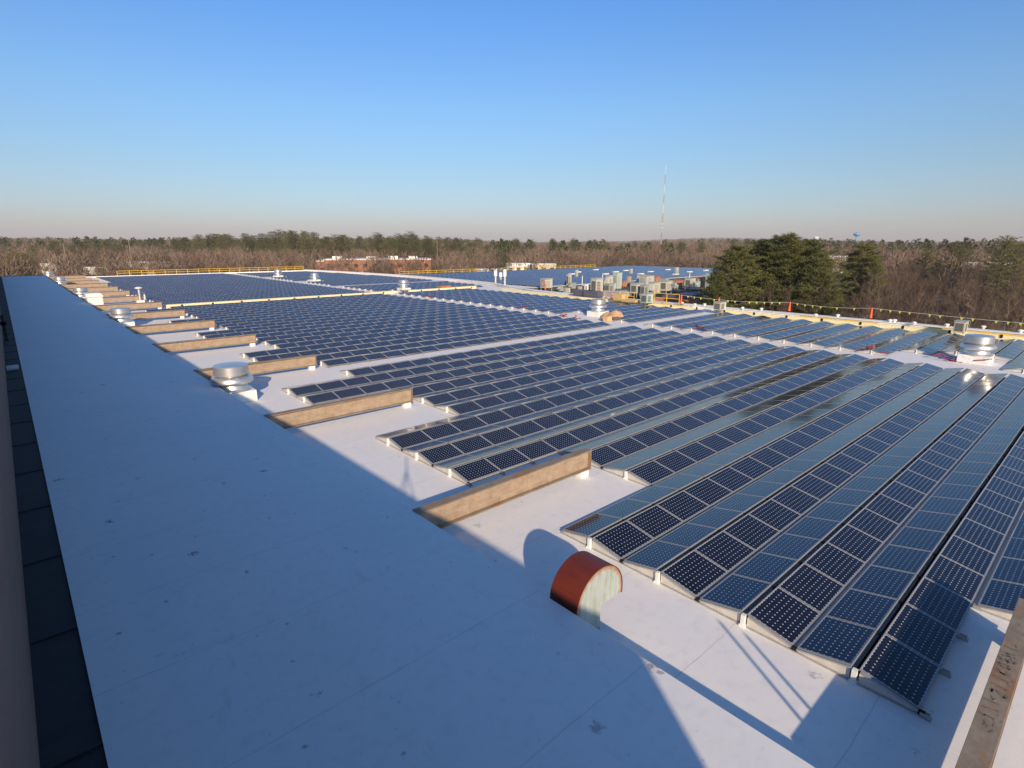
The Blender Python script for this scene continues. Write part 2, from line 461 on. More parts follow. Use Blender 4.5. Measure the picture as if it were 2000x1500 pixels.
for j in range(38):
    lo = 89.9+P_*j; c = estart(lo)
    xe = float(np.interp(lo, [60, 80, 93, 110, 135, 158, 183], [70.4, 73.5, 78, 80, 80.2, 78, 74]))-3.3
    n = int((xe-50.75)/M_)
    if 108 < lo < 111.5: continue
    TENTS.append(('G', j, lo, 50.75+M_*c, n-c))

def pose(lo, side):
    if side == 0:   # faces the camera: low edge at lo
        return lo+.04+PW/2*math.cos(TILT), TILT
    return lo+P_-.05-PW/2*math.cos(TILT), -TILT
ZC = .10+.205/2+.03
PAN = []
for bl, i, lo, X0, n in TENTS:
    for k in range(n):
        for side in (0, 1):
            yc, rx = pose(lo, side); xc = X0+M_*(k+.5)
            pts = []
            for sx, sy in ((-1, -1), (1, -1), (1, 1), (-1, 1)):
                pts.append(px((xc+sx*PL/2, yc+sy*PW/2*math.cos(rx), ZC+sy*PW/2*math.sin(rx))))
            ar = 0.
            for a in range(4):
                x0, y0 = pts[a]; x1, y1 = pts[(a+1) % 4]; ar += x0*y1-x1*y0
            cx = sum(p[0] for p in pts)/4; cy = sum(p[1] for p in pts)/4
            vis = -20 < cx < 2020 and 400 < cy < 1520
            PAN.append((abs(ar)*.5 if vis else 0, bl, i, k, side, xc, yc, rx, X0, ar))
PAN.sort(key=lambda a: -a[0])
near, rest = PAN[:300], PAN[300:]
def jit(): return random.gauss(0, .0025), random.gauss(0, .002)
for a, bl, i, k, side, xc, yc, rx, X0, _ in near:
    row = i+1 if bl == 'A' else 0
    where = {'A': 'from bottom right', 'B': 'of middle block', 'E': 'of right strip'}.get(bl, 'of block '+bl)
    lab = ('camera-facing solar panel' if side == 0 else 'solar panel tilted away') + \
        ', %s from left end, ridge row %s %s' % (ORD[k], ORD[i+5], where)
    e = empty('solar_panel', (xc, yc, ZC), label=lab, cat='solar panel', group='solar panels set in tent-shaped rows on the roof')
    j1, j2 = jit()
    e.rotation_euler = (rx+j1, j2, 0)
    inst('frame', FM, e); inst('glass', GM, e)

def merge_panels(lst, name, fm, gm):
    fv = np.array([v.co[:] for v in fm.vertices]); ff = np.array([list(p.vertices) for p in fm.polygons])
    gv = np.array([v.co[:] for v in gm.vertices])[:4]; gf = np.array([[0, 1, 2, 3]])
    vs, fs, mi, uvs = [], [], [], []
    base = 0
    uvg = np.array([(-.1, -.1), (12.1, -.1), (12.1, 8.1), (-.1, 8.1)])
    for p in lst:
        xc, yc, rx = p[5], p[6], p[7]+random.gauss(0, .003); ry = random.gauss(0, .0025)
        c, s_ = math.cos(rx), math.sin(rx); cy_, sy_ = math.cos(ry), math.sin(ry)
        Rm = np.array([[cy_, 0, sy_], [0, 1, 0], [-sy_, 0, cy_]]) @ np.array([[1, 0, 0], [0, c, -s_], [0, s_, c]])
        T = np.array([xc, yc, p[10] if len(p) > 10 else ZC])
        a = fv@Rm.T+T; b = gv@Rm.T+T
        vs += [a, b]; fs += [ff+base, gf+base+len(fv)]
        mi += [0]*len(ff)+[1]; uvs += [np.zeros((len(ff)*4, 2)), uvg]
        base += len(fv)+4
    V = np.concatenate(vs); F = np.concatenate(fs); U = np.concatenate(uvs)
    me = bpy.data.meshes.new(name); me.vertices.add(len(V)); me.vertices.foreach_set('co', V.ravel())
    me.loops.add(F.size); me.loops.foreach_set('vertex_index', F.ravel())
    me.polygons.add(len(F)); me.polygons.foreach_set('loop_start', np.arange(len(F))*4)
    me.materials.append(MT['frame']); me.materials.append(MT['cells'])
    me.polygons.foreach_set('material_index', np.array(mi, np.int32))
    uv = me.uv_layers.new(name='UVMap'); uv.data.foreach_set('uv', U.ravel())
    me.update(calc_edges=True); me.validate()
    o = bpy.data.objects.new(name, me); C.objects.link(o); return o
# panels of the neighbouring roof (blue field beyond the parapet), low tents on its own roof level
NB = []
def nb_field(x0, x1, y0, y1, z):
    y = y0
    while y < y1:
        x = x0
        while x < x1:
            for side in (0, 1):
                yc, rx = pose(y, side); NB.append((0, 'N', 0, 0, side, x+M_/2, yc, rx, 0, 0, z+ZC))
            x += M_
        y += P_
nb_field(87, 203, 89, 103, -.6); nb_field(87, 203, 105.5, 122, -.6); nb_field(87, 203, 125, 146.5, -.6)
o = merge_panels(rest+NB, 'distant_solar_panels', FM, GM)
tag(o, label='remaining dark blue solar panels spread in ridge rows over both flat roofs', cat='solar panels', kind='stuff')

# racks: one per ridge row
def rack_side(pts_sign):
    m = MB()
    return m
def tri_side(x, t=.012):
    """galvanised end plates under the two panels of a tent, local y from the low front edge"""
    zt = .10+.205
    m = MB()
    m.prism([(.06, .035), (1.05, .035), (1.05, zt-.05), (.10, .075)], 0, x-t, x)
    return m, MB().prism([(1.22, .035), (2.22, .035), (2.20, .075), (1.22, zt-.05)], 0, x-t, x)
tri_a = tri_side(0.)[0].mesh('end_plate', MT['deflector']); tri_b = tri_side(0.)[1].mesh('end_plate', MT['deflector'])
def tilt_rail(side):
    m = MB(); c, s_ = math.cos(TILT), math.sin(TILT)
    y0 = .0 if side == 0 else 2.24; sg = 1 if side == 0 else -1
    for k in range(1):
        a = Vector((-.012, y0, .062)); b = Vector((-.012, y0+sg*1.06*c, .062+1.06*s_))
        n = Vector((0, -s_*sg, c))*.035
        m.add([a+Vector((-.025, 0, 0)), b+Vector((-.025, 0, 0)), b+Vector((-.025, 0, 0))+n, a+Vector((-.025, 0, 0))+n,
               a+Vector((.02, 0, 0)), b+Vector((.02, 0, 0)), b+Vector((.02, 0, 0))+n, a+Vector((.02, 0, 0))+n],
              [(0, 1, 2, 3), (7, 6, 5, 4), (0, 4, 5, 1), (3, 2, 6, 7), (0, 3, 7, 4), (1, 5, 6, 2)])
    return m.mesh('edge_rail', MT['rail'])
er0, er1 = tilt_rail(0), tilt_rail(1)
base_rail = MB().box(-.045, -.005, -.05, 2.26, .006, .034).mesh('base_rail', MT['rail'])
post = MB().box(-.05, .05, 1.085, 1.175, 0.0, .30).box(-.07, .07, 1.06, 1.20, 0., .05).mesh('ridge_post', MT['pipewhite'])
foot = MB().box(-.06, .06, -.16, .04, .0, .03).box(-.045, -.03, -.13, .02, .03, .10).box(.03, .045, -.13, .02, .03, .10).mesh('foot', MT['rail'])
valley = MB().box(-.04, .03, -.05, .05, .0, .11).mesh('valley_clamp', MT['darksteel'])
chan = {}
def channel(n):
    if n not in chan:
        m = MB(); m.box(.05, n*M_-.05, 1.09, 1.17, .13, .15)
        for k in range(1, n):
            m.box(k*M_-.05, k*M_+.05, 1.03, 1.23, .272, .296)
            m.box(k*M_-.018, k*M_+.018, 1.10, 1.16, .02, .272)
        chan[n] = m.mesh('ridge_channel', MT['darksteel'])
    return chan[n]
BN = {'A': 'the nearest panel block', 'B': 'the middle panel block', 'C': 'the far panel block left of the aisle', 'E': 'the right strip beside the nearest block',
      'F': 'the right strip beside the middle block', 'G': 'the far right strip'}
cnt = {}
TENS = ['', 'ten', 'twenty', 'thirty', 'forty', 'fifty', 'sixty', 'seventy', 'eighty', 'ninety']
ONES = ['', 'one', 'two', 'three', 'four', 'five', 'six', 'seven', 'eight', 'nine', 'ten', 'eleven', 'twelve', 'thirteen', 'fourteen', 'fifteen', 'sixteen', 'seventeen', 'eighteen', 'nineteen']
def numword(n):
    if n >= 100: return 'one hundred'+(' '+numword(n-100) if n > 100 else '')
    if n < 20: return ONES[n]
    return TENS[n//10]+('-'+ONES[n % 10] if n % 10 else '')
for bl, i, lo, X0, n in TENTS:
    cnt[bl] = cnt.get(bl, 0)+1
    lab = 'metal rack under the %s ridge row of %s' % (ORD[min(cnt[bl]-1, 39)], BN[bl])
    e = empty('panel_rack', (X0, lo, 0), label=lab, cat='panel rack', group='racks carrying the rows of solar panels')
    inst('end_plate', tri_a, e); inst('end_plate', tri_b, e)
    inst('edge_rail', er0, e); inst('edge_rail', er1, e)
    inst('base_rail', base_rail, e); inst('ridge_post', post, e, loc=(-.03, 0, 0))
    inst('ridge_channel', channel(n), e)
    if bl == 'A' and i < 9:
        inst('valley_clamp', valley, e)
    exposed = 0
    if bl == 'A' and i in (0, 6, 12): exposed = 3
    if bl == 'B' and i == 0: exposed = 20
    for k in range(exposed+1 if exposed else 0): inst('foot', foot, e, loc=(k*M_, 0, 0))

# ================================================================== STEEL BEAMS from the clerestory wall
XB0, XB1 = 7.771, 15.4
def beam_parts(parent):
    L = XB1-XB0
    MBx = MB().box(0, L, -.175, .175, .985, 1.03).build('top_flange', MT['flange'], parent, bevel=.006)
    MB().box(0, L, -.012, .012, .315, .985).build('web', MT['web'], parent)
    MB().box(0, L, -.175, .175, .27, .315).build('bottom_flange', MT['flange'], parent, bevel=.006)
    MB().box(L-.035, L-.015, -.165, -.0125, .315, .985).box(L-.035, L-.015, .0125, .165, .315, .985).build('end_stiffener', MT['flange'], parent)
    MB().box(L-.55, L-.13, -.17, .17, .0, .268).build('bearing_block', MT['white'], parent, bevel=.03)
GB = 'steel roof beams standing out from the raised roof'
b0 = empty('steel_beam', (XB0, beamY[0], 0), group=GB, cat='steel beam', label='rusty steel beam with scrawled top flange in the bottom right corner')
beam_parts(b0)
# faded hand-painted letters on the top flange of the nearest beam
fl = MB()
def glyph(m, x, y, ang, strokes, s):
    for (a, b), (c, d) in strokes:
        p = Vector((a, b))*s; q = Vector((c, d))*s
        rot = Matrix.Rotation(ang, 2)
        p = rot @ p; q = rot @ q; n = (q-p).normalized(); n = Vector((-n.y, n.x))*s*.12
        m.add([(x+p.x+n.x, y+p.y+n.y, 1.0325), (x+q.x+n.x, y+q.y+n.y, 1.0325), (x+q.x-n.x, y+q.y-n.y, 1.0325), (x+p.x-n.x, y+p.y-n.y, 1.0325)], [(0, 3, 2, 1)])
GL = {'2': [((0, .8), (.4, 1)), ((.4, 1), (.5, .6)), ((.5, .6), (0, 0)), ((0, 0), (.55, 0))], 'I': [((.2, 0), (.2, 1))],
      'K': [((0, 0), (0, 1)), ((0, .5), (.5, 1)), ((0, .5), (.5, 0))], 'O': [((0, .2), (0, .8)), ((0, .8), (.4, 1)), ((.4, 1), (.5, .3)), ((.5, .3), (0, .2))],
      'E': [((0, 0), (0, 1)), ((0, 1), (.5, 1)), ((0, .5), (.4, .5)), ((0, 0), (.5, 0))], 'H': [((0, 0), (0, 1)), ((.5, 0), (.5, 1)), ((0, .5), (.5, .5))]}
for k, ch in enumerate('III2IIKOEHI'):
    glyph(fl, 3.0+k*.235+random.uniform(-.03, .03), -.08+random.uniform(-.02, .03), R(random.uniform(-12, 14)), GL[ch], .21)
for k in range(26):
    glyph(fl, 2.2+random.random()*5, random.uniform(-.15, .1), R(random.uniform(60, 120)), GL['I'], random.uniform(.05, .12))
MT['scrawl'] = simple('faded_scrawl', (.165, .135, .105), .8, var=.35, scale=14)
fl.build('painted_scrawl', MT['scrawl'], b0)
names = ['topmost', 'nearest']
for i in range(1, 15):
    e = copy_tree(b0) if False else empty('steel_beam', (XB0, beamY[i], 0), group=GB, cat='steel beam',
        label='pale brown steel I-beam, %s beyond the one in the bottom right corner' % ORD[i-1])
    for ch in b0.children:
        if ch.name.startswith('painted'): continue
        c = ch.copy(); C.objects.link(c); c.parent = e

# ================================================================== ROOF FANS
def fan(loc, label, rz=0):
    e = empty('roof_fan', loc, rz, label=label, cat='roof fan', group='spun aluminium exhaust fans on white kerbs')
    MB().box(-.95, .95, -.95, .95, 0, .62).build('kerb', MT['white'], e, bevel=.03)
    MB().lathe([(.98, .62), (.95, .66), (.80, .74), (.74, .98), (.80, 1.0), (.83, 1.02)], 48).build('base', MT['spun'], e, smooth=True)
    MB().lathe([(.83, 1.02), (1.04, 1.06), (1.10, 1.14), (1.10, 1.24), (1.02, 1.36), (.86, 1.42), (.70, 1.43)], 48).build('windband', MT['spun'], e, smooth=True)
    MB().lathe([(.70, 1.43), (.70, 1.50), (.88, 1.50), (.90, 1.52), (.88, 1.98), (.84, 2.03), (.4, 2.09), (.05, 2.10)], 48).build('cap', MT['spun'], e, smooth=True)
    MB().box(-.08, .08, -.95, -.87, 1.02, 1.42).build('bracket', MT['alu'], e)
    return e
f0 = fan((8.62, 32.9, 0), 'aluminium roof fan partly behind the shaded roof edge, nearest of that line')
def fanc(loc, label):
    c = copy_tree(f0); c.location = loc; c['label'] = label; return c
fanc((8.62, 70.6, 0), 'aluminium roof fan, second along the shaded roof edge')
fanc((8.62, 108.5, 0), 'aluminium roof fan just beyond the white duct box')
fanc((8.62, 146, 0), 'small far aluminium fan, fourth along the shaded roof edge')
fanc((8.62, 178, 0), 'farthest aluminium fan at the end of the shaded roof edge')
FL = ['large aluminium roof fan on white kerb at the right edge of the photo', 'aluminium roof fan beside the tan tarpaulin heap',
      'aluminium roof fan where the cream kerb crosses the aisle', 'small aluminium fan in the far aisle, second from the far end', 'farthest aluminium fan of the right aisle']
for (u, v), fy, l in zip(((1912, 712), (1168, 620), (788, 571), (648, 551), (559, 543)), fansE, FL):
    p = at(u, v-2, 0) if fy < 100 else Vector((53.2, fy, 0))
    fanc((p.x+.3, p.y+.3, 0), l)

# gooseneck hood in the foreground
hd = empty('gooseneck_vent', (8.62, 6.7, 0), cat='vent hood', label='red and white gooseneck vent hood beside the shaded roof edge')
def hood_profile(r, n=26, zc=.93):
    pts = []
    for k in range(n+1):
        a = math.pi-k*math.pi/n
        pts.append((.02+r*math.cos(a), zc+r*math.sin(a)))
    return pts
ho = [(-.76, 0.)]+hood_profile(.78)+[(.80, .77), (.05, .77), (.05, 0.)]
for k, (y0, y1) in enumerate(((0, .018), (.742, .76))):
    MB().prism(ho, 1, y0, y1).build('side_sheet', MT['hoodside'], hd)
arc = [(-.76, .0)]+hood_profile(.78)+[(.80, .77)]
mm = MB()
n = len(arc)
inner = [(x*.985, z-.012) for x, z in arc]
for k in range(n-1):
    (x0, z0), (x1, z1) = arc[k], arc[k+1]; (a0, b0_), (a1, b1) = inner[k], inner[k+1]
    mm.add([(x0*1.012, -.012, z0+.008), (x1*1.012, -.012, z1+.008), (x1*1.012, .772, z1+.008), (x0*1.012, .772, z0+.008),
            (a0, -.012, b0_), (a1, -.012, b1), (a1, .772, b1), (a0, .772, b0_)],
           [(0, 1, 2, 3), (7, 6, 5, 4), (0, 4, 5, 1), (3, 2, 6, 7)])
mm.build('curved_sheet', MT['redoxide'], hd, smooth=True)
MB().box(.03, .05, .018, .742, 0, .77).build('throat_sheet', MT['hoodside'], hd)
MB().box(-.85, .12, -.07, .83, 0, .06).build('flashing', MT['white'], hd, bevel=.02)

# white duct box by the edge, pipes
d = empty('duct_box', (8.7, 92, 0), cat='duct', label='white sheet-metal duct box with lid beside the shaded roof edge')
MB().box(-.9, .75, -.9, .9, 0, 1.75).build('casing', MT['pipewhite'], d, bevel=.04)
MB().prism([(-1.0, 1.75), (.85, 1.75), (.85, 1.9), (.6, 2.25), (-1.0, 2.25)], 1, -1., 1.).build('lid', MT['pipewhite'], d, bevel=.04)
p = at(275, 591, 0)
d = empty('vent_pipe', p, cat='pipe', label='tall galvanised pipe with flat white cap among the far beams')
MB().tube((0, 0, 0), (0, 0, 2.1), .2, n=20).build('pipe', MT['alu'], d, smooth=True)
MB().lathe([(.5, 2.1), (.5, 2.2), (.25, 2.32)], 24).build('cap', MT['pipewhite'], d, smooth=True)
MB().box(-.5, .5, -.4, .4, 0, .35).build('base', MT['white'], d, bevel=.03)
for (u, v, h, l) in ((261, 590, .9, 'short white pipe left of the flat-capped pipe'), (284, 588, 1.2, 'thin white pipe right of the flat-capped pipe')):
    p = at(u, v, 0); MB().tube(p, p+Vector((0, 0, h)), .12, n=12).tube(p+Vector((0, 0, h)), p+Vector((0, 0, h+.12)), .18, n=12).build('stub_pipe', MT['pipewhite'], label=l, cat='pipe')
# two tall pipes on the raised roof just behind the camera's view: their shadows fall on the low roof
for k, (tx, ty, h, X) in enumerate(((11.12, 5.15, 3.3, None), (11.14, 4.54, 3.0, None))):
    bx, by = tx-KX*(h+1), ty-KY*(h+1)
    MB().tube((bx, by, 1.0), (bx, by, 1+h), .035, n=10).tube((bx, by, 1.0), (bx, by, 1.12), .09, n=10).build('conduit_pipe', MT['alu'], label='thin upright pipe on the raised roof, %s of two' % ('taller' if k == 0 else 'shorter'), cat='pipe')
# tripod mast at the wing edge (casts the thin streaks)
tri = empty('tripod', (-1.15, -1.2, 7.78), cat='tripod', label='tripod with short mast on the edge of the tall wing')
for (dx, dy) in ((.25, .5), (.1, -.45), (-.4, .0)):
    MB().tube((dx, dy, 0), (0, 0, 1.15), .02, .025, n=8).build('leg', MT['darksteel'], tri)
MB().tube((0, 0, 1.1), (0, 0, 1.75), .03, n=8).build('mast', MT['darksteel'], tri)
# post at the far left end of the flashing
MB().box(-.62, -.42, 60, 60.2, .97, 3.0).box(-.72, -.32, 60.0, 60.3, 2.2, 2.5).build('dark_post', MT['black'], label='thin dark post on the black strip at far left', cat='post')
p = (-.4, 33.5, .985)
MB().box(-.70, -.12, 45.2, 46.6, .985, 1.10).build('roof_bracket', MT['rail'], label='pale metal bracket lying across the black strip at left', cat='bracket', bevel=.01)

# ================================================================== CREAM KERBS, COPING DETAILS
def cream(name, pts_fn, label, n, step, alongx, c0):
    pass
kb = empty('expansion_kerb', (15.8, 88.2, 0), cat='kerb', label='cream expansion joint kerb crossing the whole roof behind the middle block')
MB().box(.2, 36.2, 0, .5, 0, .46).box(38.6, 54.0, 0, .5, 0, .46).build('kerb', MT['cream'], kb, bevel=.03)
cl = MB()
for k in range(14): cl.box(2+3.9*k, 2.25+3.9*k, -.03, 0, .1, .4)
cl.build('clamp', MT['darksteel'], kb)
k2 = empty('edge_kerb', (68.2, 6, 0), cat='kerb', label='cream kerb with yellow top line running beside the right parapet')
MB().prism([(0, -30), (.45, -30), (.45, 30.5), (0, 30.5)], 2, 0, .36).prism([(0, 33.5), (.45, 33.5), (.45, 54), (3.2, 76), (2.75, 76), (0, 54)], 2, 0, .36).build('kerb', MT['cream'], k2, bevel=.02)
MB().prism([(.45, -30), (.6, -30), (.6, 8), (.45, 8)], 2, .36, .46).prism([(.45, 12), (.6, 12), (.6, 20), (.45, 20)], 2, .36, .44).prism([(.1, 35), (.5, 35), (.5, 50), (.1, 50)], 2, .364, .42).build('yellow_edge', MT['yellow'], k2)
cl = MB()
for k in range(16): cl.box(-.06, 0, -10+3.9*k, -9.8+3.9*k, .1, .42)
cl.build('clamp', MT['darksteel'], k2)

yk = 0
kg = 'white knobs along the parapet'
for k, (u, v) in enumerate(((1450, 604), (1593, 618), (1738, 629), (1747, 629), (1785, 634), (1849, 638), (1920, 642), (1993, 650), (1357, 597), (1376, 597), (1332, 594), (1636, 619), (1487, 606))):
    p = at(u, v, .5); MB().lathe([(.12, 0), (.13, .12), (.22, .16), (.22, .26), (.08, .32)], 14, (0, 0)).build('roof_vent', MT['pipewhite'], smooth=True,
        label='small white round vent cap', cat='vent cap', group=kg).location = (p.x, p.y, .5)
for o in [x for x in bpy.data.objects if x.name.startswith('roof_vent')]: o['label'] = 'small white round vent cap standing on the right parapet coping'

# orange delineator posts with a pennant line
posts = []
for (u, v, h, l) in ((1330, 594, 1.3, 'behind the last yellow guard rail'), (1541, 608, 1.15, 'in the middle of the pennant line'), (1700, 622, 1.2, 'nearest the right edge of the photo'),
                     (1194, 583, 1.1, 'left of the yellow guard rails'), (1172, 579, 1.1, 'beside the wrapped stacks'), (1065, 566, 1.1, 'standing alone on the far parapet'), (1404, 592, .8, 'peeking over the air conditioner')):
    p = at(u, v, .5); q = empty('orange_post', (p.x, p.y, .5), cat='safety post', label='orange safety post '+l, group='orange safety posts on the parapet')
    MB().lathe([(.19, .05), (.16, .1), (.11, h*.6), (.09, h)], 14).build('post', MT['orange'], q, smooth=True)
    MB().box(-.26, .26, -.26, .26, 0, .05).build('base', MT['darksteel'], q)
    posts.append((p.x, p.y, .5+h*.95))
def pennants(pts, label):
    e = empty('pennant_line', pts[0], cat='pennant line', label=label)
    m = MB(); fl = []
    for a, b in zip(pts[:-1], pts[1:]):
        a = Vector(a); b = Vector(b); L = (b-a).length; n = 8
        q = [a.lerp(b, t/n)-Vector((0, 0, .3*math.sin(math.pi*t/n)*min(1, L/12))) for t in range(n+1)]
        for i in range(n): m.tube(q[i], q[i+1], .014, n=4)
        k = 1
        while k*.9 < L-.3:
            t = k*.9/L; c = a.lerp(b, t)-Vector((0, 0, .3*math.sin(math.pi*t)*min(1, L/12))); d = (b-a).normalized()*.13
            w = Vector((.04*random.random(), 0, 0))
            fl.append([c-d, c+d, c-Vector((0, 0, .3))+w]); k += random.choice((1, 1, 2))
    child(m, 'line', MT['pipewhite'], e)
    for f in fl:
        mm = MB().add([f[0], f[1], f[2], f[0]+Vector((.01, 0, 0)), f[1]+Vector((.01, 0, 0)), f[2]+Vector((.01, 0, 0))], [(0, 1, 2), (5, 4, 3), (0, 3, 4, 1), (1, 4, 5, 2), (2, 5, 3, 0)])
        child(mm, 'pennant', MT['lime'], e)
MT['lime'] = simple('lime_pennant', (.55, .58, .05), .6)
rightend = (70.6, -8, 1.6)
pennants([posts[0], posts[1], posts[2], rightend], 'white warning line hung with yellow pennants above the right parapet')

# yellow guard rails
def guardrail(p, q, n, label, h=1.07, double=False, mat='yellow', r=.035):
    p = Vector(p); q = Vector(q)
    e = empty('guard_rail', p, cat='guard rail', label=label)
    m = MB()
    for z in (h, h*.52): m.tube(p+Vector((0, 0, z)), q+Vector((0, 0, z)), r, n=6)
    child(m, 'rail', MT[mat], e)
    for k in range(n+1):
        a = p.lerp(q, k/n)
        child(MB().tube(a, a+Vector((0, 0, h)), r, n=6).box(a.x-.2, a.x+.2, a.y-.2, a.y+.2, a.z, a.z+.05), 'post', MT[mat], e)
    return e
guardrail((23.0, 182.8, .3), (73.3, 182.8, .3), 18, 'long yellow guard rail along the far end of the main roof', r=.06, h=1.2)
a, b = at(1181, 584, .5), at(1210, 586, .5); guardrail(a, b, 1, 'pale yellow guard rail beside two orange posts', h=1.2)
a, b = at(1211, 586, .5), at(1238, 588, .5); guardrail(a, b, 2, 'yellow guard rail behind the heap of yellow lumber', h=1.25)
a, b = at(1278, 590, .5), at(1326, 594, .5); guardrail(a, b, 2, 'bright yellow guard rail in front of the brick wall', h=1.3, r=.05)

# loose things on the roof
def heap(name, u, v, sx, sy, h, mat, label, cat, z=0, seed=1, n=9):
    rr = random.Random(seed); p = at(u, v, z); m = MB()
    ph = [rr.uniform(0, 6) for _ in range(6)]
    for j in range(n+1):
        for i in range(n+1):
            x, y = i/n*2-1, j/n*2-1
            e = max(0, 1-abs(x)**4)*max(0, 1-abs(y)**4)
            zz = h*e*(.65+.2*math.sin(3*x+ph[0]+2*y)+.2*math.sin(5*y+ph[1])+.12*math.sin(9*x+ph[2]))
            m.v.append((x*sx+.06*math.sin(4*y+ph[3]), y*sy+.06*math.sin(5*x+ph[4]), max(.004, zz)))
    for j in range(n):
        for i in range(n):
            a = j*(n+1)+i; m.f.append((a, a+1, a+n+2, a+n+1))
    o = m.build(name, MT[mat], smooth=True, label=label, cat=cat); o.location = (p.x, p.y, z); return o
heap('tarp_heap', 1197, 622, 1.0, 1.3, .95, 'tarp', 'crumpled tan tarpaulin heap beside the roof fan', 'tarpaulin', seed=3, n=14)
def crate(u, v, l, w, h, mat, label, cat='crate', z=0, name='wood_crate'):
    p = at(u, v, z); m = MB().box(-l/2, l/2, -w/2, w/2, .12, h)
    for s in (-1, 0, 1): m.box(s*(l/2-.1)-.06, s*(l/2-.1)+.06, -w/2, w/2, 0, .12)
    o = m.build(name, MT[mat], label=label, cat=cat, bevel=.02); o.location = p; return o
crate(1186, 628, .8, .7, .6, 'wood', 'small plywood crate in the aisle before the tarpaulin heap')
crate(1140, 578, 1.2, 3.6, .95, 'fleece', 'dark wrapped stack of panels on the far parapet, left one', 'stack', .42, 'wrapped_stack')
crate(1158, 580, 1.2, 3.0, .95, 'fleece', 'dark wrapped stack with white edges on the far parapet, right one', 'stack', .42, 'wrapped_stack')
crate(1212, 587, 1.5, 1.6, 1.0, 'wood', 'yellow lumber stacked behind the guard rail', 'lumber', .42, 'lumber_stack')
crate(1230, 590, 1.0, 2.6, .35, 'wood', 'low pile of yellow boards beside the air conditioner', 'lumber', .42, 'lumber_stack')
crate(868, 566, 2.2, 1.4, .8, 'rust', 'brown crates at the end of the cream kerb', 'crate', 0)
crate(900, 563, 7.0, 1.0, .35, 'wood', 'long yellow boards lying by the far parapet', 'lumber', 0, 'lumber_stack')
def straps(u0, v0, u1, v1, label, seed, w=.3):
    rr = random.Random(seed); a = at(u0, v0); b = at(u1, v1); m = MB()
    for k in range(6):
        p = a.lerp(b, rr.random()*.8)+Vector((rr.uniform(-w, w), 0, .02)); 
        for j in range(7):
            q = p+Vector((rr.uniform(-.3, .3), rr.uniform(-.5, .5), rr.uniform(-.02, .12))); q.z = max(.03, q.z)
            m.tube(p, q, .035, n=5); p = q
    m.build('red_cable', MT['red'], label=label, cat='cable')
straps(1346, 644, 1382, 648, 'tangled red cable on the white aisle, right of the crossing', 2)
straps(1680, 686, 1712, 690, 'red cable coil in the aisle left of the large fan', 4, .2)
straps(1008, 603, 1030, 605, 'red cable on the aisle in the middle distance', 5)
straps(1858, 706, 1866, 706, 'small red cable at the foot of the large roof fan', 6, .1)
straps(1100, 618, 1135, 626, 'red cable run at the end of the middle block', 8)
straps(838, 580, 846, 584, 'small red cable beside the far aisle fan', 9)

# ================================================================== NEIGHBOUR ROOF AND HVAC YARD
nbb = empty('neighbour_building', (130, 100, GZ), cat='building', label='neighbouring flat-roofed building with blue panel field beyond the parapet')
NP = [(84, 87), (206, 87), (206, 149), (84, 149)]
child(MB().prism(NP, 2, GZ, -.62), 'wall', MT['gravel'], nbb)
child(MB().prism([(84.2, 87.2), (205.8, 87.2), (205.8, 148.8), (84.2, 148.8)], 2, -.618, -.6), 'roof', MT['roof'], nbb)
hy = empty('hvac_wing', (104, 70, GZ), cat='building', label='dark gravel roofed brick wing crowded with air handling units')
YP = [(77, 64), (121, 64), (121, 72), (140, 72), (140, 86.95), (77, 86.95)]
child(MB().prism(YP, 2, GZ, -1.22), 'wall', MT['brick'], hy)
child(MB().prism([(77.2, 64.2), (120.8, 64.2), (120.8, 72.2), (139.8, 72.2), (139.8, 86.7), (77.2, 86.7)], 2, -1.216, -1.2), 'roof', MT['gravel'], hy)
child(MB().prism([(77, 63.7), (121.3, 63.7), (121.3, 63.998), (77, 63.998)], 2, -1.7, -.95), 'roof_edge', MT['black'], hy)
child(MB().prism([(121.01, 71.7), (140, 71.7), (140, 71.998), (121.01, 71.998)], 2, -1.7, -.95), 'roof_edge', MT['black'], hy)
guardrail((88, 148, -.6), (118, 148, -.6), 9, 'yellow guard rail on the neighbour roof, left part', h=1.2, r=.07)
guardrail((128, 148, -.6), (140, 148, -.6), 4, 'short yellow guard rail on the neighbour roof, middle part', h=1.2, r=.07)
guardrail((146, 148, -.6), (178, 148, -.6), 11, 'yellow guard rail on the neighbour roof, right part', h=1.2, r=.07)

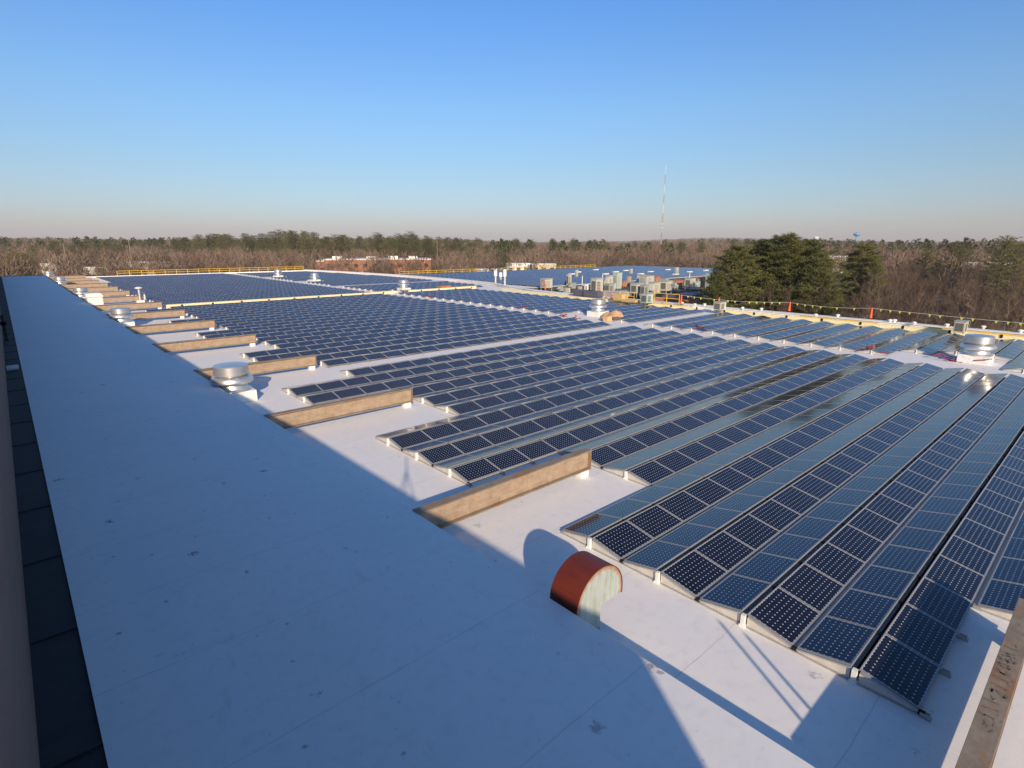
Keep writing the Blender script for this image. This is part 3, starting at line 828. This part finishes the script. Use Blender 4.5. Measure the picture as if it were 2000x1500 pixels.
def hvac(u, v, z, wpx, hpx, mat, kind, label, D=None):
    """u = left/right centre, v = base row in the photograph, sizes from its pixels; faces the camera roughly square to the roof grid"""
    p = at(u, v, z); dist = (p-Vector((0, 0, H))).dot(_fw); w = wpx/FPX*dist/1.25; h = hpx/FPX*dist; dp = w*.75
    e = empty('air_handling_unit', p, 0, cat='hvac unit', label=label, group='rooftop air handling units')
    leg = .28*h if kind in ('legs', 'fanbox') else .06*h
    cab = MB().box(-w/2, w/2, -dp/2, dp/2, leg, h*.93).build('cabinet', MT[mat], e, bevel=.03)
    MB().box(-w/2-.06, w/2+.06, -dp/2-.06, dp/2+.06, h*.93, h).build('top_cover', MT['hvacg' if mat == 'hvac' else mat], e, bevel=.03)
    for sx, sy in ((-1, -1), (1, -1), (1, 1), (-1, 1)):
        x, y = sx*(w/2-.12), sy*(dp/2-.12)
        MB().box(x-.06, x+.06, y-.06, y+.06, 0, leg).build('leg', MT['hvacg'], e)
    # louvres on the side facing -y, access panel on the side facing -x
    lv = MB(); z0, z1 = leg+.12*h, h*.82; n = 7
    for k in range(n):
        a = z0+(z1-z0)*k/n; lv.box(-w*.42, w*.05, -dp/2-.05, -dp/2+.002, a, a+(z1-z0)/n*.55)
    lv.build('louvre', MT['louvredark' if kind == 'louvre' else 'hvacg'], e)
    MB().box(w*.12, w*.42, -dp/2-.03, -dp/2+.002, z0, z1).build('access_panel', MT[mat], e)
    MB().box(-w/2-.03, -w/2+.002, -dp*.35, dp*.35, z0, z1).build('intake_grille', MT['louvredark' if kind in ('louvre', 'legs') else 'hvacg'], e)
    if kind == 'hood':
        MB().prism([(-w/2-.6, h*.35), (-w/2, h*.35), (-w/2, h*.85)], 1, -dp*.4, dp*.4).build('rain_hood', MT[mat], e)
    if kind == 'fanbox':
        ring = MB()
        for k in range(20):
            a, b = 2*math.pi*k/20, 2*math.pi*(k+1)/20; r0 = h*.24; cz = h*.64
            ring.tube((-w/2-.06, r0*math.cos(a), cz+r0*math.sin(a)), (-w/2-.06, r0*math.cos(b), cz+r0*math.sin(b)), .06, n=5)
        ring.build('fan_ring', MT['rust'], e)
    return e
Z = -1.2
UN = [(1067, 569, 24, 25, 'hvac', 'fanbox', 'beige fan box with round inlet, leftmost of the yard'), (1165, 576, 25, 33, 'hvac', 'louvre', 'large beige unit above the wrapped stacks'),
      (1189, 566, 15, 28, 'hvac', 'hood', 'beige unit with dark lower half behind the large one'), (1205, 565, 18, 32, 'hvacgreen', 'plain', 'tall pale green unit at the back of the yard'),
      (1190, 574, 20, 20, 'hvacg', 'louvre', 'grey unit with beige end left of the long dark ramp'), (1243, 580, 26, 27, 'hvac', 'legs', 'beige unit on tall green legs'),
      (1251, 560, 16, 24, 'hvac', 'hood', 'beige unit topped by a small box'), (1262, 562, 30, 24, 'hvac', 'plain', 'long beige unit left of the orange tarpaulin box'),
      (1280, 560, 17, 20, 'rust', 'plain', 'orange-red boxed unit in the middle of the yard'), (1258, 582, 18, 26, 'hvacg', 'louvre', 'grey unit with dark square louvre near the guard rail'),
      (1277, 575, 24, 24, 'hvac', 'hood', 'slanted beige unit behind the grey louvred one'), (1300, 575, 25, 27, 'hvac', 'legs', 'beige unit on open legs before the orange cabinets'),
      (1321, 563, 24, 16, 'rust', 'plain', 'low rusty orange cabinets in the yard'), (1347, 566, 22, 23, 'hvac', 'legs', 'beige unit with a torn side right of the orange cabinets'),
      (1317, 571, 14, 12, 'hvac', 'louvre', 'small white unit with dark slot'), (1368, 560, 17, 18, 'rust', 'plain', 'brown weathered box beside the big white cabinet'),
      (1385, 562, 18, 27, 'hvacgreen', 'plain', 'big white cabinet beside the pine tree'), (1228, 556, 9, 16, 'tarp', 'plain', 'small orange box standing upright'),
      (1218, 558, 14, 8, 'tarp', 'plain', 'low tan box beside the small orange one'), (1111, 558, 10, 22, 'hvac', 'louvre', 'narrow pale unit on the blue field, near'),
      (1126, 542, 6, 15, 'hvac', 'plain', 'narrow pale unit on the blue field, left'), (1107, 572, 14, 10, 'hvac', 'plain', 'low beige box at the left of the yard'),
      (1232, 536, 7, 11, 'hvac', 'plain', 'small white unit far on the blue field'), (1321, 535, 8, 13, 'hvac', 'plain', 'small white unit on the blue field near the pine')]
for u, v, w, h, mat, kd, lab in UN:
    hvac(u, v, -.6 if ('blue field' in lab) else Z, w, h, mat, kd, lab)
_ru = random.Random(17); _n = 0
_side = ['left', 'middle', 'right']
_mt = [('hvac', 'beige'), ('hvacg', 'grey'), ('pipewhite', 'white'), ('rust', 'rust-brown'), ('hvacgreen', 'pale green')]
for k in range(22):
    u = 1095+k*12.6+_ru.uniform(-4, 4); v = _ru.uniform(556, 572) if u < 1290 else _ru.uniform(553, 566)
    mt, cn = _mt[_ru.choice((0, 0, 1, 1, 2, 3, 4))]
    hvac(u, v, Z, _ru.uniform(8, 15), _ru.uniform(7, 14), mt, _ru.choice(('plain', 'louvre', 'hood')), 'small %s unit in the crowded yard, %s small one from left' % (cn, ORD[k]))
for k in range(9):
    u = 1110+k*30+_ru.uniform(-6, 6); p = at(u, _ru.uniform(560, 572), Z); h = _ru.uniform(1.2, 3.2)
    q = empty('vent_pipe', p, cat='pipe', label='thin upright vent pipe among the yard units, %s from the left' % ORD[k], group='vent pipes in the yard')
    MB().tube((0, 0, 0), (0, 0, h), .09, n=8).build('pipe', MT['pipewhite'], q); MB().lathe([(.22, h), (.22, h+.15), (.05, h+.3)], 10).build('cap', MT['alu'], q)
for k in range(12):
    u = 1110+k*24+_ru.uniform(-8, 8); v = 538-(k % 3)*4+_ru.uniform(-1, 1); p = at(u, v, -.6)
    o_ = MB().box(-1.1, 1.1, -.45, .45, .30, .62).box(-.25, .25, -.25, .25, 0, .299).build('white_box', MT['pipewhite'], bevel=.03, label='low white combiner box on the distant blue field, %s from the left' % ORD[k], cat='electrical box', group='white boxes on the neighbour roof'); o_.location = p
hvac(1263, 592, .45, 26, 18, 'hvacgreen', 'louvre', 'grey-green air conditioner standing on the parapet left of the guard rail')
hvac(1405, 606, .40, 26, 17, 'hvac', 'louvre', 'beige air conditioner on the parapet near the pine trees')
hvac(1874, 650, .40, 30, 24, 'hvac', 'louvre', 'beige air conditioner on the parapet above the large fan')
for (u, v, h, l) in ((968, 552, 2.6, 'left'), (978, 552, 2.2, 'middle'), (986, 556, 3.1, 'right')):
    p = at(u, v, .5); q = empty('exhaust_stack', p, cat='exhaust stack', label='white drum-headed exhaust stack on the parapet, %s of three' % l, group='white exhaust stacks')
    MB().tube((0, 0, 0), (0, 0, h*.5), .28, n=14).build('stem', MT['alu'], q, smooth=True)
    MB().lathe([(.2, h*.5), (.36, h*.55), (.36, h*.95), (.2, h)], 20).build('drum', MT['pipewhite'], q, smooth=True)
# dark sloped duct runs on the yard roof
for (u, v, l, w, h, lab) in ((1215, 579, 11, 3, 1.2, 'long dark duct run across the yard'), (1145, 578, 12, 2, .8, 'low dark green duct at the left of the yard'), (1350, 580, 12, 5, 1.0, 'dark slate duct run before the brown brick wall')):
    p = at(u, v, Z); MB().prism([(-w/2, 0), (w/2, 0), (w/2, h*.5), (0, h), (-w/2, h*.8)], 0, -l/2, l/2).build('duct_run', MT['hvacg' if 'slate' not in lab else 'fleece'], label=lab, cat='duct').location = p

# ================================================================== FAR BUILDINGS, MAST, TANKS
def far_block(u, D, w, dpt, h, mat, label, z=None, roofmat='coping', nwin=0, rows=1, rz=0, name='far_building'):
    x, y = far(u, D); gz = float(terr(x, y)) if z is None else z
    e = empty(name, (x, y, gz), rz, cat='building', label=label)
    MB().box(-w/2, w/2, -dpt/2, dpt/2, -2, h).build('wall', MT[mat], e)
    MB().box(-w/2-.3, w/2+.3, -dpt/2-.3, dpt/2+.3, h+.002, h+.5).build('roof', MT[roofmat], e)
    for r in range(rows):
        for k in range(nwin):
            xx = -w/2+w*(k+.5)/nwin
            MB().box(xx-w/nwin*.22, xx+w/nwin*.22, -dpt/2-.12, -dpt/2+.1, h*(.5+.45*(r-rows/2))/1.0+.5, h*(.5+.45*(r-rows/2))+h*.22+.5).build('window', MT['glassdark'], e)
    return e
bb = far_block(738, 330, 56, 26, 8.8, 'brick', 'two-storey red brick building with white roof beyond the trees', nwin=12, rows=2, rz=R(-30), z=-8.5)
for k, xx in enumerate((-22, -4, 8, 19)): MB().box(xx-2.5, xx+2.5, -4, 2, 9.3, 10.6).build('roof_unit', MT['pipewhite'], bb)
far_block(655, 345, 20, 20, 7.6, 'brick', 'lower left wing of the red brick building', rz=R(-30), z=-8.5, nwin=3)
far_block(955, 290, 16, 10, 5.0, 'hvac', 'pale low house half hidden by bare trees, left one', rz=R(-35), nwin=4, z=-9)
far_block(1010, 300, 12, 10, 7.5, 'pipewhite', 'white two-storey house half hidden by bare trees, middle one', rz=R(-35), nwin=3, rows=2, z=-9)
far_block(1060, 310, 13, 10, 7.0, 'hvac', 'beige house half hidden by bare trees, right one', rz=R(-35), nwin=3, rows=2, z=-9)
far_block(285, 380, 20, 12, 7, 'hvac', 'pale building behind trees on the left', rz=R(-10), nwin=5, z=-8.5)
far_block(1632, 420, 22, 14, 8.6, 'hvac', 'flat white roofed building between the pines', rz=R(-55), z=-7.5, nwin=4)
far_block(1925, 330, 20, 12, 8.6, 'hvac', 'long pale building behind pines at far right', rz=R(-60), z=-8, nwin=5)
far_block(180, 412, 12, 9, 3.6, 'hvac', 'low white shed behind russet bushes on the left', rz=R(-10), nwin=3, z=-8.5)
far_block(88, 430, 7, 6, 5.5, 'hvac', 'small white house behind the far left cars', rz=R(-10), nwin=2, z=-8.5)
far_block(1770, 520, 22, 16, 9.0, 'hvac', 'small pale building far on the right', rz=R(-60), nwin=4)
x, y = far(75, 402)
MB().box(-38, 38, -16, 16, 0, .05).build('parking_lot', MT['asphalt'], kind='structure').location = (x, y, GZ+.02)
x, y = far(860, 385)
MB().box(-22, 22, -10, 10, 0, .05).build('parking_lot', MT['asphalt'], kind='structure').location = (x, y, GZ+.02)
def car(u, D, mat, label, rz):
    x, y = far(u, D); e = empty('parked_car', (x, y, GZ+.07), rz, cat='car', label=label, group='cars parked beyond the trees')
    MB().prism([(-2.2, .35), (2.2, .35), (2.2, .8), (1.3, .95), (-2.1, .95), (-2.25, .7)], 1, -.9, .9).build('body', MT[mat], e, bevel=.08)
    MB().prism([(-1.7, .955), (1.1, .955), (.5, 1.45), (-1.2, 1.45)], 1, -.78, .78).build('cabin', MT['glassdark'], e, bevel=.06)
    for sx in (-1.35, 1.35):
        for sy in (-.86, .86): MB().tube((sx, sy-.1, .33), (sx, sy+.1, .33), .33, n=14).build('wheel', MT['black'], e)
for k, (u, D, mt, l) in enumerate(((52, 398, 'carw', 'white car, leftmost of the far left row'), (70, 396, 'carw', 'white car, second of the far left row'), (88, 396, 'carw', 'white car, third of the far left row'),
                              (108, 402, 'card', 'dark car in the far left parking lot'), (134, 400, 'carw', 'white van-like car beyond the reddish bushes'), (838, 378, 'carw', 'white car left of the pole beyond the far parapet'),
                              (856, 378, 'carw', 'white car below the pale pole beyond the parapet'), (874, 384, 'card', 'dark car beyond the far parapet'), (820, 384, 'carw', 'white car near the brick building'), (272, 396, 'card', 'dark blue car among the left trees'))):
    car(u, D, mt, l, R(-40+15*(k % 3)))
for u, D, h, l in ((853, 376, 20, 'pale utility pole beyond the parapet, by the cars'), (790, 316, 13, 'pale utility pole before the brick building'), (122, 392, 18, 'leaning pale utility pole on the left'), (251, 380, 20, 'pale lamp pole among the left trees')):
    x, y = far(u, D); MB().tube((x, y, GZ), (x+.3, y, GZ+h), .22, .14, n=8).tube((x-1., y, GZ+h-1), (x+1, y, GZ+h-1), .08, n=5).build('utility_pole', MT['palebark'], label=l, cat='pole')

# radio mast
x, y = far(1291, 1150); Dm = 1150; zb = float(terr(x, y)); top = ztop(x, y, 322)
mast = empty('radio_mast', (x, y, zb), cat='radio mast', label='tall thin red and white lattice radio mast rising above the horizon')
MT['mastred'] = simple('mast_red', (.42, .12, .09), .6); MT['mastwhite'] = simple('mast_white', (.72, .70, .68), .6)
hh = top-zb; nseg = 9
for k in range(nseg):
    z0, z1 = hh*k/nseg, hh*(k+1)/nseg; m = MB(); r0 = 1.15-.8*k/nseg; r1 = 1.15-.8*(k+1)/nseg
    for a in (0, 2.094, 4.189):
        m.tube((r0*math.cos(a), r0*math.sin(a), z0), (r1*math.cos(a), r1*math.sin(a), z1), .19, n=4)
    nb = 5
    for j in range(nb):
        t0, t1 = j/nb, (j+1)/nb; ra = r0+(r1-r0)*t0; rb = r0+(r1-r0)*t1
        for a in (0, 2.094, 4.189):
            m.tube((ra*math.cos(a), ra*math.sin(a), z0+(z1-z0)*t0), (rb*math.cos(a+2.094), rb*math.sin(a+2.094), z0+(z1-z0)*t1), .07, n=3)
    m.build('lattice_section', MT['mastwhite' if k % 2 == 0 else 'mastred'], mast)
for zz in (.24, .29, .34, .38): MB().lathe([(1.9, hh*zz), (1.9, hh*zz+1.6)], 8).build('antenna_ring', MT['hvacg'], mast)
x, y = far(1671, 2600); zz = ztop(x, y, 456)
wtw = empty('water_tower', (x, y, zz-34), cat='water tower', label='pale blue water tower on the horizon')
MB().lathe([(1, 22), (9, 25), (13, 30), (12.5, 34), (8, 37), (1, 38.5)], 28).build('tank', MT['water_blue'], wtw, smooth=True)
MB().tube((0, 0, -10), (0, 0, 23), 3.5, 2.5, n=16).build('stem', MT['water_blue'], wtw, smooth=True)
x, y = far(1592, 2600); zz = ztop(x, y, 463)
wt2 = empty('white_tank', (x, y, zz-19), cat='water tank', label='small white tank on the horizon left of the blue water tower')
MB().lathe([(9, -6), (9.5, 14), (9, 19), (4, 21.5), (.5, 22)], 24).build('tank', MT['pipewhite'], wt2, smooth=True)
MB().lathe([(9.9, 13), (9.9, 14)], 24).build('walkway', MT['hvacg'], wt2)

# ================================================================== TREES
def tri_soup(name, cen, dirs, ln, wd, mat, r):
    """many thin pointed leaves or twigs: one triangle each"""
    n = len(cen); d = dirs/np.linalg.norm(dirs, axis=1, keepdims=True)
    o = np.cross(d, r.normal(size=(n, 3))); o /= np.linalg.norm(o, axis=1, keepdims=True)
    a = cen-o*wd[:, None]*.5; b = cen+o*wd[:, None]*.5; c = cen+d*ln[:, None]
    V = np.stack([a, b, c], 1).reshape(-1, 3)
    me = bpy.data.meshes.new(name); me.vertices.add(len(V)); me.vertices.foreach_set('co', V.ravel())
    me.loops.add(n*3); me.loops.foreach_set('vertex_index', np.arange(n*3))
    me.polygons.add(n); me.polygons.foreach_set('loop_start', np.arange(n)*3)
    me.materials.append(mat); me.update(calc_edges=True); return me
def bare_tree(seed, h=13., twmat='twigs', barkmat='bark', ntw=40, spread=.5):
    rr = random.Random(seed); r = np.random.default_rng(seed); m = MB(); tips = []
    def grow(p, d, L, rad, lev):
        q = p+d*L; m.tube(p, q, rad, rad*.68, n=5 if lev < 2 else 3, cap=False)
        if lev >= 4: tips.append((p, q)); return
        if lev >= 2: tips.append((p, q))
        nb = rr.choice((2, 3, 3)) if lev else 4
        for k in range(nb):
            t = 1. if k == 0 else rr.uniform(.55, 1)
            nd = (d+Vector((rr.gauss(0, spread), rr.gauss(0, spread), rr.gauss(.12, .25)))).normalized()
            if k == 0: nd = (d+Vector((rr.gauss(0, .2), rr.gauss(0, .2), .2))).normalized()
            grow(p.lerp(q, t), nd, L*rr.uniform(.62, .82), rad*.62, lev+1)
    grow(Vector((0, 0, -.3)), Vector((rr.gauss(0, .05), rr.gauss(0, .05), 1)).normalized(), h*.34, h*.0095, 0)
    cen, dr = [], []
    for p, q in tips:
        for _ in range(ntw):
            c = p.lerp(q, rr.random()); cen.append(c[:]); v = (q-p).normalized(); dr.append((v.x+rr.gauss(0, .7), v.y+rr.gauss(0, .7), v.z*.8+.35+rr.gauss(0, .5)))
    cen = np.array(cen); dr = np.array(dr); n = len(cen)
    return m.mesh('trunk', MT[barkmat], False), tri_soup('crown', cen, dr, r.uniform(.3, 1.0, n)*h/13, r.uniform(.010, .024, n)*h/13, MT[twmat], r)
def pine_tree(seed, h=19., wid=4.6, dens=1.):
    rr = random.Random(seed); r = np.random.default_rng(seed); m = MB()
    m.tube((0, 0, -.3), (.1, .1, h*.97), h*.015, .03, n=8, cap=False)
    cen, dr = [], []
    z = h*.16
    while z < h*.985:
        t = (z/h-.16)/.84
        rad = wid*(1-t**2.5)**.75*(.55+.45*min(1, t*4))*rr.uniform(.8, 1.12)+.25
        nb = rr.randint(5, 7); a0 = rr.uniform(0, 6.28)
        for k in range(nb):
            a = a0+6.283*k/nb+rr.gauss(0, .25); L = rad*rr.uniform(.62, 1.15); up = rr.uniform(.12, .42)+.35*t
            s = Vector((0, 0, z+rr.uniform(-.3, .3))); e = s+Vector((math.cos(a)*L, math.sin(a)*L, L*up))
            m.tube(s, e, .05+.015*L, .012, n=3, cap=False)
            nc = int(L*4.2*dens)+2
            for j in range(nc):
                tt = (j+.8)/nc; tt = .22+.78*tt**.8
                c = s.lerp(e, min(1, tt)); side = rr.gauss(0, .26)*L*(1.1-tt*.55)
                c = c+Vector((-math.sin(a)*side, math.cos(a)*side, rr.gauss(.05, .10)))
                for _ in range(int(22*dens)):
                    cen.append((c.x+rr.gauss(0, .20), c.y+rr.gauss(0, .20), c.z+rr.gauss(0, .10)))
                    dr.append((math.cos(a)*.5+rr.gauss(0, .6), math.sin(a)*.5+rr.gauss(0, .6), .55+rr.gauss(0, .4)))
        z += h*.036*rr.uniform(.8, 1.2)
    cen = np.array(cen); n = len(cen)
    return m.mesh('trunk', MT['bark']), tri_soup('crown', cen, np.array(dr), r.uniform(.22, .42, n), r.uniform(.05, .10, n), MT['needles'], r)
PINES = [pine_tree(s, 19, w, dn) for s, w, dn in ((1, 4.4, 1.1), (2, 5.0, 1.1), (3, 4.0, 1.1))]
PINEF = [pine_tree(s, 21, w, .55) for s, w in ((11, 4.6), (12, 5.4), (13, 4.2))]
BARE = [bare_tree(s, 13, tw, bk) for s, tw, bk in ((21, 'twigs', 'bark'), (22, 'twigs', 'bark'), (23, 'twigs', 'palebark'), (24, 'twigs', 'bark'), (25, 'redtwigs', 'bark'))]
def plant(kind, mesh, x, y, z, s, label, group, cat, sz=None):
    e = empty(kind, (x, y, z), random.uniform(0, 6.28), label=label, cat=cat, group=group); e.scale = (s, s, sz or s)
    inst('trunk', mesh[0], e); inst('crown', mesh[1], e); return e
# close pines by the right parapet: column, top row, distance, width factor
PN = [(1440, 482, 103, 1.35, 'front left pine of the dense clump behind the parapet'), (1496, 468, 110, 1.3, 'second pine of the dense clump, dark and full'), (1540, 459, 106, 1.3, 'tallest pine in the middle of the clump'),
      (1586, 470, 110, 1.25, 'right pine of the dense clump'), (1606, 496, 104, 1.1, 'short pine at the right foot of the clump'), (1404, 530, 98, 1.0, 'low bushy pine right beside the white cabinet'),
      (1690, 476, 150, 1.35, 'lone pine in the brown thicket right of the clump'), (1712, 500, 146, .7, 'shorter pine leaning right of the lone pine'), (1815, 482, 215, 1.2, 'small pine far in the thicket, left of two'), (1872, 470, 205, 1.3, 'small pine far in the thicket, right of two'),
      (1838, 508, 200, .8, 'low pine between the two small pines'), (1965, 458, 190, 1.3, 'pine near the right edge of the photo'), (1995, 474, 180, 1., 'pine cut by the right edge of the photo'),
      (25, 488, 250, 1.5, 'round dark pine at the far left edge'), (44, 494, 248, 1.3, 'round dark pine just right of the leftmost')]
for k, (u, v, D, wf, l) in enumerate(PN):
    x, y = far(u, D); top = ztop(x, y, v+2); hgt = top-GZ
    plant('pine_tree', PINES[k % 3] if D < 160 else PINEF[k % 3], x, y, GZ, hgt/ (19 if D < 160 else 21)*wf, l, 'pine trees beyond the roof', 'pine tree', hgt/(19 if D < 160 else 21))
# mid pines in the left and centre woods
MP = [(390, 458, 470), (420, 456, 480), (448, 457, 470), (480, 455, 480), (512, 456, 460), (545, 449, 430), (575, 450, 400), (600, 452, 390), (555, 486, 330), (540, 478, 340), (668, 458, 400), (640, 462, 430), (700, 462, 440),
      (735, 455, 380), (762, 462, 420), (800, 453, 390), (786, 458, 400), (830, 460, 430), (860, 462, 450), (890, 464, 440), (930, 465, 450), (968, 478, 400), (1005, 466, 480), (905, 482, 380), (875, 494, 330), (275, 468, 500), (305, 496, 300), (322, 500, 290),
      (230, 478, 420), (205, 470, 480), (60, 478, 430), (100, 474, 460), (132, 480, 430), (1120, 466, 520), (1160, 468, 500), (1080, 466, 520), (1040, 468, 500), (1240, 470, 520), (1330, 472, 520), (1372, 474, 480), (1455, 466, 520), (990, 500, 270), (160, 476, 450), (345, 468, 500), (365, 464, 480)]
_r3 = random.Random(9); MP2 = list(MP)
for u, v, D in MP:
    if 370 < u < 1470 and D > 370:
        for _ in range(2 if u < 1010 else 1): MP2.append((u+_r3.uniform(-22, 22), v+_r3.uniform(1, 9), D+_r3.uniform(-30, 60)))
MP2.sort(key=lambda t: t[0])
for k, (u, v, D) in enumerate(MP2):
    x, y = far(u+random.uniform(-4, 4), D); gz = float(terr(x, y)); top = ztop(x, y, v)
    hgt = max(8, top-gz); sxy = hgt/21*random.uniform(1.15, 1.6)
    big = ', tallest of its clump' if v < 452 else ''
    plant('pine_tree', PINEF[k % 3], x, y, gz, min(sxy, 2.0), 'dark green pine in the far woods, number %s from the left%s' % (numword(k+1), big), 'mid distance pines in the woods', 'pine tree', hgt/21)
# bare trees, individually for the nearest belt
def in_build(x, y):
    if x < 84 and y < 190 and x > -40: return True
    if 74 < x < 210 and 46 < y < 153: return True
    if x < -30 and y < 185: return True
    return False
cands = []
tries = 0
r2 = random.Random(5)
while len(cands) < 285 and tries < 60000:
    tries += 1
    a = R(r2.uniform(-5, 86)); D = 88+r2.random()**1.25*260
    x, y = D*math.sin(a), D*math.cos(a)
    if in_build(x, y): continue
    u, _ = px((x, y, 0))
    if not (-60 < u < 2080): continue
    if any((x-c[0])**2+(y-c[1])**2 < 16 for c in cands): continue
    if (600 < u < 830 and D > 250 and r2.random() < .75): continue
    if u < 200 and D > 160 and r2.random() < .85: continue
    if 800 < u < 1100 and D > 190 and r2.random() < .75: continue
    cands.append((x, y, u, D))
for k, (x, y, u, D) in enumerate(cands):
    red = (60 < u < 260 or 660 < u < 700) and r2.random() < .4
    sc = r2.uniform(.78, 1.08)*(1.0 if u > 1250 else .92)
    me = BARE[4] if red else BARE[k % 4]
    e = plant('bare_tree', me, x, y, GZ, sc, 'leafless russet tree among the woods on the left' if red else
              ('leafless brown tree in the thicket behind the right parapet' if u > 1380 else 'leafless brown tree in the woods beyond the roofs'),
              'leafless trees around the roofs', 'bare tree')
    if me is BARE[2] and not red: e['label'] = 'leafless tree with pale grey trunk ' + ('in the thicket behind the right parapet' if u > 1380 else 'in the woods beyond the roofs')

def far_wood(name, n, D0, D1, kind, mat, label, seed, hmin, hmax, powr=1., per=90):
    r = np.random.default_rng(seed)
    a = np.radians(r.uniform(-10, 90, n)); D = D0+(D1-D0)*r.random(n)**powr
    x, y = D*np.sin(a), D*np.cos(a)
    dens = np.sin(x*.011+1.3)*np.cos(y*.009)+np.sin(x*.004-y*.006)
    deg = np.degrees(a)
    if kind == 'pine':
        keep = (dens+r.normal(0, .35, n)+(.75*np.exp(-((deg-20)/17)**2))+.5*np.clip((D-800)/900, 0, 1)-.75*np.clip((deg-52)/10, 0, 1) > .30)
    else:
        keep = r.random(n) < .95
    bad = ((x < 84) & (y < 190)) | ((x > 74) & (x < 212) & (y > 44) & (y < 156))
    # clearings round the far buildings
    for (u, DD, rad) in ((735, 330, 40), (690, 330, 30), (780, 330, 30), (955, 290, 13), (1010, 300, 11), (1060, 310, 11), (60, 400, 30), (100, 395, 24), (180, 400, 14), (860, 385, 26), (285, 380, 16), (1625, 300, 12), (1925, 330, 14)):
        bx, by = far(u, DD); bad |= (x-bx)**2+(y-by)**2 < rad**2
        da = np.abs(np.arctan2(x, y)-math.atan2(bx, by))*DD
        bad |= (da < rad*.9) & (D < DD) & (D > DD*(.80 if rad > 24 else .62)) & (r.random(n) < .72)
    keep &= ~bad
    x, y, D = x[keep], y[keep], D[keep]; n = len(x); z = terr(x, y)
    h = r.uniform(hmin, hmax, n)*(1+.0*D); w = h*(.24 if kind == 'pine' else .30)*(1+np.clip((D-500)/2500, 0, .8))
    N = n*per; T = np.repeat(np.arange(n), per)
    th = r.uniform(0, 2*np.pi, N); q = r.random(N)
    if kind == 'pine':
        zz = .12+.88*q; rad = (1-zz**1.8)**.7*(.35+.65*np.sqrt(r.random(N)))
    else:
        zz = .18+.82*q**.8; rad = np.sqrt(np.clip(1-((zz-.62)/.44)**2, .02, 1))*(.25+.75*np.sqrt(r.random(N)))
    ph = r.uniform(0, 6.28, n)[T]; rad = rad*(1+.22*np.sin(3*th+ph)+.15*np.sin(zz*14+ph*2))
    cen = np.stack([x[T]+np.cos(th)*rad*w[T], y[T]+np.sin(th)*rad*w[T], z[T]+zz*h[T]], 1)
    if kind == 'pine':
        dr = np.stack([np.cos(th)+r.normal(0, .5, N), np.sin(th)+r.normal(0, .5, N), .3+r.normal(0, .35, N)], 1); ln = r.uniform(.05, .10, N)*h[T]; wd = ln*r.uniform(.4, .8, N)
    else:
        dr = np.stack([np.cos(th)*.5+r.normal(0, .4, N), np.sin(th)*.5+r.normal(0, .4, N), 1+r.normal(0, .35, N)], 1); ln = r.uniform(.10, .24, N)*h[T]; wd = ln*r.uniform(.05, .12, N)*(1+np.clip((D[T]-400)/500, 0, 3))
    me = tri_soup(name, cen, dr, ln, wd, mat, r)
    o = bpy.data.objects.new(name, me); C.objects.link(o)
    # a few trunks as slim triangles belong to the same mass
    tag(o, label=label, cat='woods', kind='stuff')
far_wood('brown_woods', 5200, 190, 900, 'bare', MT['fartwigs'], 'brown leafless woods stretching from the roofs to the hills', 31, 10, 14.5, .9, 130)
far_wood('distant_brown_woods', 7000, 850, 4200, 'bare', MT['fartwigs'], 'distant brown leafless woods below the horizon', 32, 11, 17, 1.1, 60)
far_wood('pine_woods', 1500, 330, 1000, 'pine', MT['farpine'], 'dark green pine woods behind the brown trees', 33, 15, 21, .9, 260)
far_wood('distant_pine_woods', 5200, 950, 4500, 'pine', MT['farpine'], 'distant pine ridge forming the horizon', 34, 12, 18, 1.1, 110)

# ================================================================== HAZE
def haze(density):
    m = bpy.data.materials.new('haze'); m.use_nodes = True; t = m.node_tree
    t.nodes.remove(t.nodes['Principled BSDF'])
    v = t.nodes.new('ShaderNodeVolumePrincipled'); v.inputs['Color'].default_value = (.86, .88, .92, 1); v.inputs['Density'].default_value = density
    v.inputs['Anisotropy'].default_value = .0
    t.links.new(v.outputs[0], t.nodes['Material Output'].inputs['Volume'])
    MB().box(-9200, 9200, -9200, 9200, GZ-1.5, 210).build('haze', m, kind='stuff', label='faint haze in the cold air over the woods', cat='haze')
haze(.00012)
